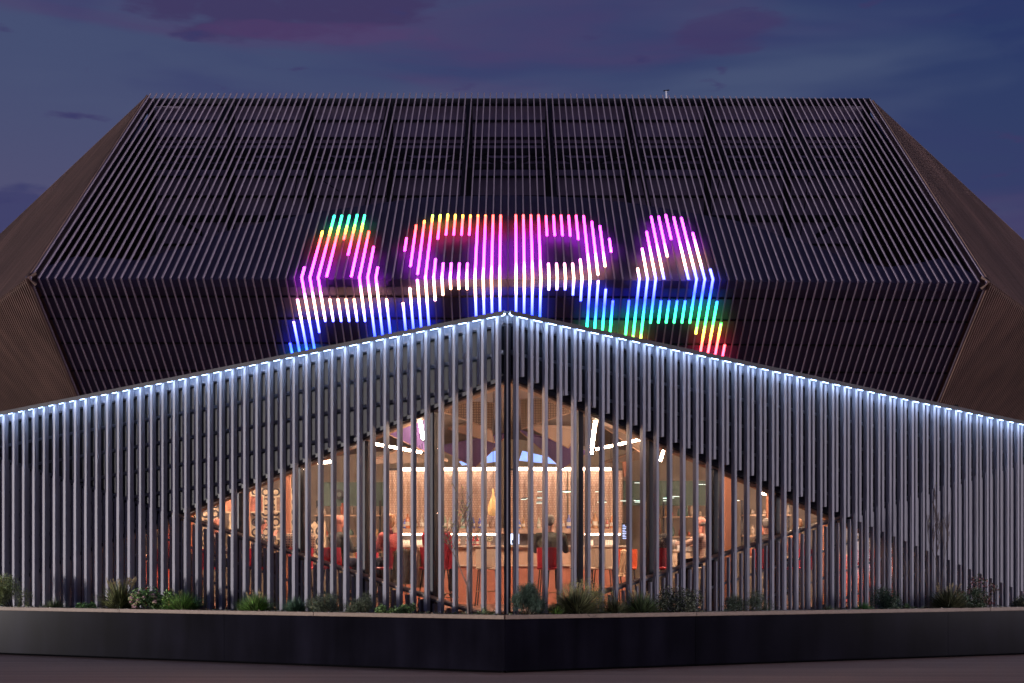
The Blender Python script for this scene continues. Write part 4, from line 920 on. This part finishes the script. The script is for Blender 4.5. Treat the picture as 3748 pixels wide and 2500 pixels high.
# coats hung on chair backs
def coat(px, py0, Y, w, h, m, lab, name='coat', fur=None):
    a = P(px, py0, Y); e = empty(name, (a.x, Y, a.z-h), 0, lab, 'coat', 'coats hung over the stools'); vs = []; n = 10; b = MB(); mrows = 7
    for side in (-1, 1):
        for j in range(mrows+1):
            t = j/mrows
            for i in range(n+1):
                u = i/n*2-1; prof = w*(.62+.38*min(1, t*3))*(1-.10*t); dy = .05*math.cos(u*1.5)+.018*math.sin(u*9+t*2)
                vs.append((u*prof+.02*math.sin(t*5), -side*(.055*math.cos(u*math.pi/2)+.004)+.02*math.sin(u*9+t*2), h*(1-t)-.05*h*u*u*(t < .1)))
    fs = []
    st = (mrows+1)*(n+1)
    for s_ in (0, 1):
        for j in range(mrows):
            for i in range(n):
                p = s_*st+j*(n+1)+i; q = (p, p+1, p+n+2, p+n+1); fs.append(q if s_ else q[::-1])
    for j in range(mrows): 
        for i in (0, n): p = j*(n+1)+i; fs.append((p, p+n+1, st+p+n+1, st+p))
    for j in (0, mrows):
        for i in range(n): p = j*(n+1)+i; fs.append((p, p+1, st+p+1, st+p))
    b.add(vs, fs); b.build('cloth', m, e, smooth=True)
    if fur:
        b = MB()
        for i in range(260):
            u = random.uniform(-1, 1); c = Vector((u*w*.85, random.uniform(-.09, .05), h*.93-.10*h*u*u+random.uniform(-.05, .05))); d = Vector((random.uniform(-.5, .5), random.uniform(-1, 0), random.uniform(-.8, .6)))*.045; b.rod(c, c+d, .008, .001, 4, caps=False)
        b.build('fur_collar', fur, e)
coat(1475, 2008, 26.1, .20, .62, cloth_mat('grey_coat', (.17, .16, .14)), 'grey coat with a furry collar over the blond guest\'s stool', fur=mat('fur_brown', (.20, .14, .09), .9))
coat(1538, 2003, 26.0, .085, .70, cloth_mat('tan_coat', (.42, .24, .14)), 'tan coat hanging beside the dark mullion')
coat(1640, 1970, 25.7, .10, .52, cloth_mat('bright_red_jacket', (.62, .035, .06)), 'bright red jacket back hanging beside the bare young tree')
coat(2282, 2010, 27.6, .09, .50, cloth_mat('honey_coat', (.62, .42, .26)), 'honey coloured shawl over the stool near the menu screen')
mb = MB()
for i in range(5):
    e = None
def booth(px0, px1, Y, lab, m):
    a, b = P(px0, 2100, Y), P(px1, 2100, Y); e = empty('banquette', ((a.x+b.x)/2, Y, FLOOR), 0, lab, 'bench', 'benches by the far windows'); w = (b.x-a.x)/2
    mb = MB(); mb.box(-w, 0, 0, w, .5, .45); mb.build('seat', m, e, bevel=.03); mb = MB(); mb.box(-w, .5, .2, w, .62, 1.0); mb.build('backrest', m, e, bevel=.03)
kil = cloth_mat('red_kilim', (.50, .08, .05), ('dots', (.55, .42, .30)))
booth(3040, 3300, 30.6, 'red patterned bench behind the battens on the right', kil)
booth(460, 720, 30.4, 'red patterned bench behind the battens on the left', kil)
e = empty('counter_lamp', P(3218, 2100, 30.4), 0, 'small glowing yellow lamp behind the right battens', 'lamp'); mb = MB(); mb.lathe((0, 0, 0), [(.05, 0), (.02, .03), (.02, .12)], 12); mb.build('base', M_trim, e); mb = MB(); mb.lathe((0, 0, .12), [(.07, 0), (.045, .12)], 16); mb.build('lamp_shade', mat('lamp_glow', (1, .7, .3), .5, emit=(1, .55, .2), estr=3), e)

# ------------------------------------------------------------------ planter wall
ZP = 23.1; PO = Vector(((1848-CX)*ZP/F, ZP, 0)); PTOP = zat(2267, ZP); CTOP = zat(2251.5, ZP)
def PP(s, t, d, z): return PO+DIR[s]*t+INN[s]*d+Vector((0, 0, z))
plo = PO.copy(); planter = empty('planter', plo, 0, 'long low black steel planter with a timber cap running along the pavement', 'planter')
def ppart(mb, name, m, **k): mb.v = [tuple(Vector(v)-plo) for v in mb.v]; return mb.build(name, m, planter, **k)
def pbox(mb, s, t0, t1, d0, d1, z0, z1, mi=0): mb.hexa([PP(s, t0, d0, z0), PP(s, t1, d0, z0), PP(s, t1, d1, z0), PP(s, t0, d1, z0), PP(s, t0, d0, z1), PP(s, t1, d0, z1), PP(s, t1, d1, z1), PP(s, t0, d1, z1)], mi)
def tp(s, px):
    q = (px-CX)/F; return (q*PO.y-PO.x)/(DIR[s].x-q*DIR[s].y)
for s in 'LR':
    cuts = {'L': [0, tp('L', 820), 15], 'R': [0, tp('R', 2545), tp('R', 3470), 15]}[s]
    for a, b in zip(cuts, cuts[1:]):
        mb = MB(); pbox(mb, s, a+.003, b-.003, .0, .05, .036, PTOP); ppart(mb, 'steel_panel', M_plant)
    mb = MB(); pbox(mb, s, 0, 15, .06, .14, 0, .5); ppart(mb, 'plinth', M_matte)
    cc = {'L': [0, tp('L', 1150), tp('L', 440), 15], 'R': [0, tp('R', 2547), tp('R', 3622), 15]}[s]
    for a, b in zip(cc, cc[1:]):
        mb = MB(); pbox(mb, s, a+.002, b-.002, -.025, .13, PTOP+.001, CTOP); ppart(mb, 'timber_cap', M_cap, bevel=.004)
    mb = MB(); pbox(mb, s, 0, 15, 1.00, 1.06, 0, CTOP-.02); ppart(mb, 'rear_kerb', M_frame)
    mb = MB(); pbox(mb, s, .0, 15, .15, 1.0, .4, CTOP-.05); ppart(mb, 'soil', M_soil)
    for k in range(24):
        t = .2+k*.62
        if t > 14.6: break
        mb = MB(); c = PP(s, t, .03, CTOP); mb.lathe(c, [(.012, 0), (.012, .008), (.007, .014)], 8); ppart(mb, 'stud', M_stud)

# ------------------------------------------------------------------ plants
def lmat(name, col, rnd_=.5):
    col = tuple(min(.8, c*1.7) for c in col)
    return mat(name, col, .55, noise=(9, rnd_))
def blade(mb, p, d, L_, w, bend, n=4, mi=0):
    p = Vector(p); d = Vector(d).normalized(); side = d.cross(Vector((0, 0, 1)))
    if side.length < .05: side = Vector((1, 0, 0))
    side = (side.normalized()+Vector((random.uniform(-.6, .6), random.uniform(-.6, .6), 0))).normalized(); vs = []
    hor = Vector((d.x, d.y, 0)); cur = p.copy(); dd = d.copy()
    for i in range(n+1):
        t = i/n; ww = w*(1-t)**.7; vs += [cur-side*ww, cur+side*ww]; dd = (dd+Vector((hor.x*bend, hor.y*bend, -bend*.9))/n).normalized(); cur = cur+dd*(L_/n)
    mb.add(vs, [(2*i, 2*i+1, 2*i+3, 2*i+2) for i in range(n)], mi)
def base_pt(px, d=.35):
    s = 'L' if px < 1850 else 'R'; o = PO+INN[s]*d; q = (px-CX)/F; t = (q*o.y-o.x)/(DIR[s].x-q*DIR[s].y); p = o+DIR[s]*t; return Vector((p.x, p.y, CTOP-.05)), DIR[s]
def tuft(px, wpx, hpx, lab, col, n=420, bend=1.0, d=.35, w=.0035, seeds=None, tips=None):
    p, dr = base_pt(px, d); sc = p.y/F; W = wpx*sc/2; H = hpx*sc+.03; e = empty('grass_tuft', p, 0, lab, 'ornamental grass', 'plants in the planter'); mb = MB(); n = int(n*1.7); w *= 1.5; H *= .97; W *= 1.25
    for i in range(n):
        a = random.uniform(0, 6.283); r = random.random()**.6; lean = r*1.0
        base = Vector((math.cos(a)*r*W*.35, math.sin(a)*r*min(W, .3)*.35, 0)); dv = Vector((math.cos(a)*lean*W/H, math.sin(a)*lean*.6, 1)); blade(mb, base, dv, H*random.uniform(.6, 1.15), w*random.uniform(.7, 1.3), bend*r*random.uniform(.5, 1.3), mi=random.choice((0, 2, 1)))
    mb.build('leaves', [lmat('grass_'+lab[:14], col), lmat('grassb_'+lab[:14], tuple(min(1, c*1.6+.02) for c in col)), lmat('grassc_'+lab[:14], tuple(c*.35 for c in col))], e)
    if seeds:
        mb = MB()
        for i in range(seeds):
            a = random.uniform(0, 6.283); dv = Vector((math.cos(a)*.5, math.sin(a)*.3, 1)).normalized(); L_ = H*random.uniform(.95, 1.22); q = dv*L_; mb.rod((0, 0, 0), q, .0025, .0018, 4)
            for k in range(14): c = q-dv*random.uniform(0, .10)+Vector([random.uniform(-.012, .012) for _ in range(3)]); mb.rod(c, c+Vector((random.uniform(-.01, .01), 0, .020)), .007, .002, 4)
        mb.build('seed_heads', lmat('seedhead', (.38, .31, .17)), e)
    return e
def leafquad(mb, c, sz, mi=0, up=.4, asp=.5):
    asp = max(.2, asp*1.3)
    a = Vector((random.gauss(0, 1), random.gauss(0, 1), random.gauss(0, 1)+up)).normalized(); b = a.orthogonal().normalized(); t = random.uniform(0, 6.28); b = (b*math.cos(t)+a.cross(b)*math.sin(t))
    L_ = sz*random.uniform(.6, 1.3); ww = L_*asp; p = Vector(c); mid = p+a*L_*.5
    mb.add([p, mid+b*ww*.5, p+a*L_, mid-b*ww*.5], [(0, 1, 2, 3)], mi)
def shrub(px, wpx, hpx, lab, col, leaf=.03, n=1600, d=.4, asp=.45, name='shrub', cat='shrub', spiky=0, lumps=9, stems=True, col2=None, taper=.0):
    p, dr = base_pt(px, d); sc = p.y/F; W = wpx*sc/2; H = hpx*sc+.05; e = empty(name, p, 0, lab, cat, 'plants in the planter'); mb = MB(); st = MB()
    lum = []; n = int(n*1.8); leaf = leaf*1.12; W *= 1.1
    for i in range(lumps):
        t = random.random(); z = H*random.uniform(.15, .80); kx = (1-taper*z/H); x = random.uniform(-1, 1)*W*.75*kx; y = random.uniform(-.22, .22); r = random.uniform(.28, .5)*min(W, H)*(.7 if taper else 1); lum.append((Vector((x, y, z*(1-.35*(abs(x)/W)**2))), r)); st.rod((x*.2, y*.2, 0), lum[-1][0], .008, .003, 5)
    for i in range(n):
        c, r = random.choice(lum); v = Vector((random.gauss(0, 1), random.gauss(0, 1), random.gauss(0, 1))).normalized()*r*random.random()**.4; q = c+v
        if q.z < 0: q.z = random.uniform(0, .05)
        leafquad(mb, q, leaf*1.15, random.choice((0, 2, 1)), .5, asp)
        if spiky and random.random() < spiky: 
            for _ in range(5): leafquad(mb, q+v.normalized()*random.uniform(0, .05), leaf*.8, random.choice((0, 1)), .7, asp*.5)
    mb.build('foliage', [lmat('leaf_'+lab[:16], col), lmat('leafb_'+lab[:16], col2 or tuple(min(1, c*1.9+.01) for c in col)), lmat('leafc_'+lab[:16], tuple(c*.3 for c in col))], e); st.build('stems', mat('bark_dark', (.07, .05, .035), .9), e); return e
G_b, G_d = (.12, .21, .045), (.055, .085, .03)
shrub(50, 170, 122, 'feathery yellow-green bush at the left edge of the picture', (.13, .15, .055), .030, 4200, asp=.16, lumps=14, spiky=.3)
tuft(200, 140, 45, 'low drab grass tuft right of the feathery bush', (.10, .12, .05), 360, 1.3)
shrub(330, 70, 18, 'low green mat of small leaves left of the brown-leaved clump', (.07, .15, .04), .02, 700, lumps=6)
tuft(440, 130, 110, 'brown-leaved clump with tall pale seed heads', (.10, .11, .04), 420, 1.4, w=.009, seeds=34)
e = shrub(540, 130, 62, 'flowering plant with pink and cream flower heads', (.09, .16, .05), .032, 1500, asp=.6, lumps=10, name='flowering_plant', cat='flowering plant')
for k in range(34):
    mb = MB(); c = Vector((random.uniform(-.26, .26), random.uniform(-.34, -.18), random.uniform(.06, .34)));
    for i in range(22): v = Vector((random.gauss(0, 1), random.gauss(0, 1), abs(random.gauss(0, 1)))).normalized()*.030; mb.ell(c+v, .010, .010, .009, 5, 4)
    mb.build('flower_head', mat('flower_pink', (.62, .38, .38), .8) if k % 2 else mat('flower_cream', (.55, .55, .28), .8), e)
shrub(625, 70, 72, 'light green leafy plant between the flowers and the bright grass', (.14, .22, .06), .03, 500, asp=.5, lumps=5)
tuft(672, 150, 75, 'bright green fine grass tuft right of the flower heads', G_b, 900, .9, seeds=3)
tuft(938, 150, 72, 'bright green grass tuft standing alone left of the blue-green tuft', G_b, 900, .9, seeds=8)
tuft(1082, 90, 60, 'blue-green grass tuft between the bright tuft and the dark juniper', (.05, .10, .06), 500, .9)
shrub(1195, 140, 62, 'dark juniper right of the blue-green tuft', (.055, .07, .035), .02, 2200, asp=.25, lumps=12, spiky=.3)
shrub(1330, 120, 72, 'dark juniper with upswept tips left of the light green mat', (.050, .062, .032), .02, 2200, asp=.25, lumps=11, spiky=.4)
shrub(1455, 180, 30, 'low light-green mat of small leaves left of the bare tree', (.13, .20, .07), .018, 2200, asp=.7, lumps=14)
shrub(1790, 110, 18, 'sparse low creeping plant right of the bare tree', (.09, .12, .05), .018, 300, lumps=7)
shrub(1930, 150, 125, 'dwarf pine with dark needle tufts at the corner of the planter', (.022, .042, .026), .026, 5200, asp=.10, lumps=22, spiky=.5, name='dwarf_pine', cat='dwarf pine', taper=.75)
tuft(2035, 40, 40, 'small lime green sprig between the pine and the grasses', (.16, .30, .05), 60, .8, w=.008)
tuft(2110, 170, 105, 'broad-leaved brownish grass clump right of the dwarf pine', (.10, .105, .045), 620, 1.4, w=.008, seeds=16)
shrub(2150, 200, 108, 'hazy clump of fine yellow-green stems behind the brown grass', (.15, .15, .05), .028, 1500, asp=.10, lumps=12, d=.6, spiky=.3)
tuft(2250, 150, 60, 'low brown-green clump in the middle of the right planting', (.085, .09, .04), 420, 1.4, w=.007)
tuft(2345, 150, 85, 'upright dark green clump left of the round bush', (.07, .10, .04), 460, 1.1, w=.007, seeds=8)
shrub(2470, 180, 85, 'round dark leafy bush left of the planter cap joint', (.055, .065, .035), .024, 2300, asp=.5, lumps=14)
shrub(2740, 170, 62, 'spreading dark green juniper standing alone', (.045, .065, .032), .02, 2600, asp=.25, lumps=15, spiky=.4)
tuft(3030, 90, 25, 'thin low grass tuft left of the fern bush', (.07, .10, .05), 200, 1.0)
tuft(3160, 100, 32, 'green grass tuft at the foot of the fern bush', (.06, .14, .04), 420, 1.0)
shrub(3235, 120, 72, 'dark fern-like bush beyond the low grass on the right', (.03, .055, .03), .03, 1500, asp=.3, lumps=9, spiky=.3)
shrub(3330, 90, 15, 'creeping green plant right of the fern-like bush', (.06, .10, .04), .018, 350, lumps=6)
tuft(3470, 190, 85, 'large arching leafy clump with straw tips on the right', (.085, .09, .04), 620, 1.4, w=.008, seeds=14)
shrub(3560, 110, 70, 'dark green bush right of the arching clump', (.045, .07, .03), .026, 1500, asp=.4, lumps=9)
shrub(3575, 120, 120, 'loose shrub with reddish leaves at the right end', (.09, .085, .04), .03, 500, asp=.6, lumps=9, d=.7, col2=(.26, .10, .10))
shrub(3730, 80, 36, 'low olive bush cut by the right edge of the picture', (.075, .08, .045), .025, 1000, lumps=7)
def bare_tree(px, hpx, lab, seed, spread=1.0, d=.45, leaves=170, th=.020):
    rnd = random.Random(seed); p, dr = base_pt(px, d); sc = p.y/F; H = hpx*sc+.05; e = empty('young_tree', p, 0, lab, 'young tree', 'bare young trees in the planter'); tr = MB(); lf = MB(); tips = []
    def br(a, dv, L_, r, dep):
        cur = Vector(a); dd = Vector(dv).normalized(); n = 4
        for i in range(n):
            nx = cur+dd*L_/n; tr.rod(cur, nx, max(.0042, r*(1-i*.15)), max(.004, r*(1-(i+1)*.15)), 6, caps=False); cur = nx; dd = (dd+Vector((rnd.uniform(-.14, .14), rnd.uniform(-.12, .12), .05))).normalized()
            if dep < 3 and (dep > 0 or i >= 1):
                for _ in range(1 if dep else 1):
                    a_ = rnd.uniform(0, 6.28); s_ = rnd.choice((-1, 1)); sd_ = Vector((s_*rnd.uniform(.5, .9)*spread, rnd.uniform(-.4, .4), rnd.uniform(.5, 1.1))); br(cur, (dd+sd_).normalized(), L_*rnd.uniform(.42, .62), r*.5, dep+1)
            tips.append(cur.copy())
    z0 = H*.26; tr.rod((0, 0, 0), (-.02, 0, z0), th*1.1, th, 8)
    br((-.02, 0, z0), (.10, 0, 1), H*.50, th*.85, 0); br((-.02, 0, z0), (-.45*spread, 0, 1), H*.42, th*.7, 0)
    for i in range(leaves):
        c = rnd.choice(tips); leafquad(lf, c+Vector((rnd.uniform(-.01, .01), 0, rnd.uniform(-.01, .01))), .028, 0, .4, .6)
    tr.build('trunk', mat('young_bark', (.20, .15, .13), .8, noise=(30, .3)), e); lf.build('leaves', lmat('bud_green', (.22, .24, .08)), e)  # the bare tree's buds, built as small leaf shapes
bare_tree(1716, 420, 'slender bare young tree with a few buds in front of the window', 4, 1.0)
bare_tree(3450, 370, 'very thin bare sapling in front of the right fins', 9, .45, leaves=15, th=.006)
# low creeping plants, fallen leaves and moss over the soil behind the timber cap
gc = MB(); p0, _ = base_pt(1848, .25)
for s_, x0, x1 in (('L', 5, 1840), ('R', 1856, 3745)):
    for i in range(1500):
        u = random.random(); px = x0+(x1-x0)*u
        if math.sin(px*.021)+math.sin(px*.0077+1)+random.uniform(-1, 1) < .1: continue
        q, _d = base_pt(px, random.uniform(.16, .75)); leafquad(gc, q+Vector((0, 0, random.uniform(.0, .06))), .035, random.choice((0, 0, 1, 2)), .6, .6)
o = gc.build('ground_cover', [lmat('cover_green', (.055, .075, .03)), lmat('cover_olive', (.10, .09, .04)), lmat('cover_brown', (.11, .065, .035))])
tag(o, 'low creeping leaves and fallen brown leaves scattered over the planter soil', 'ground cover', kind='stuff')
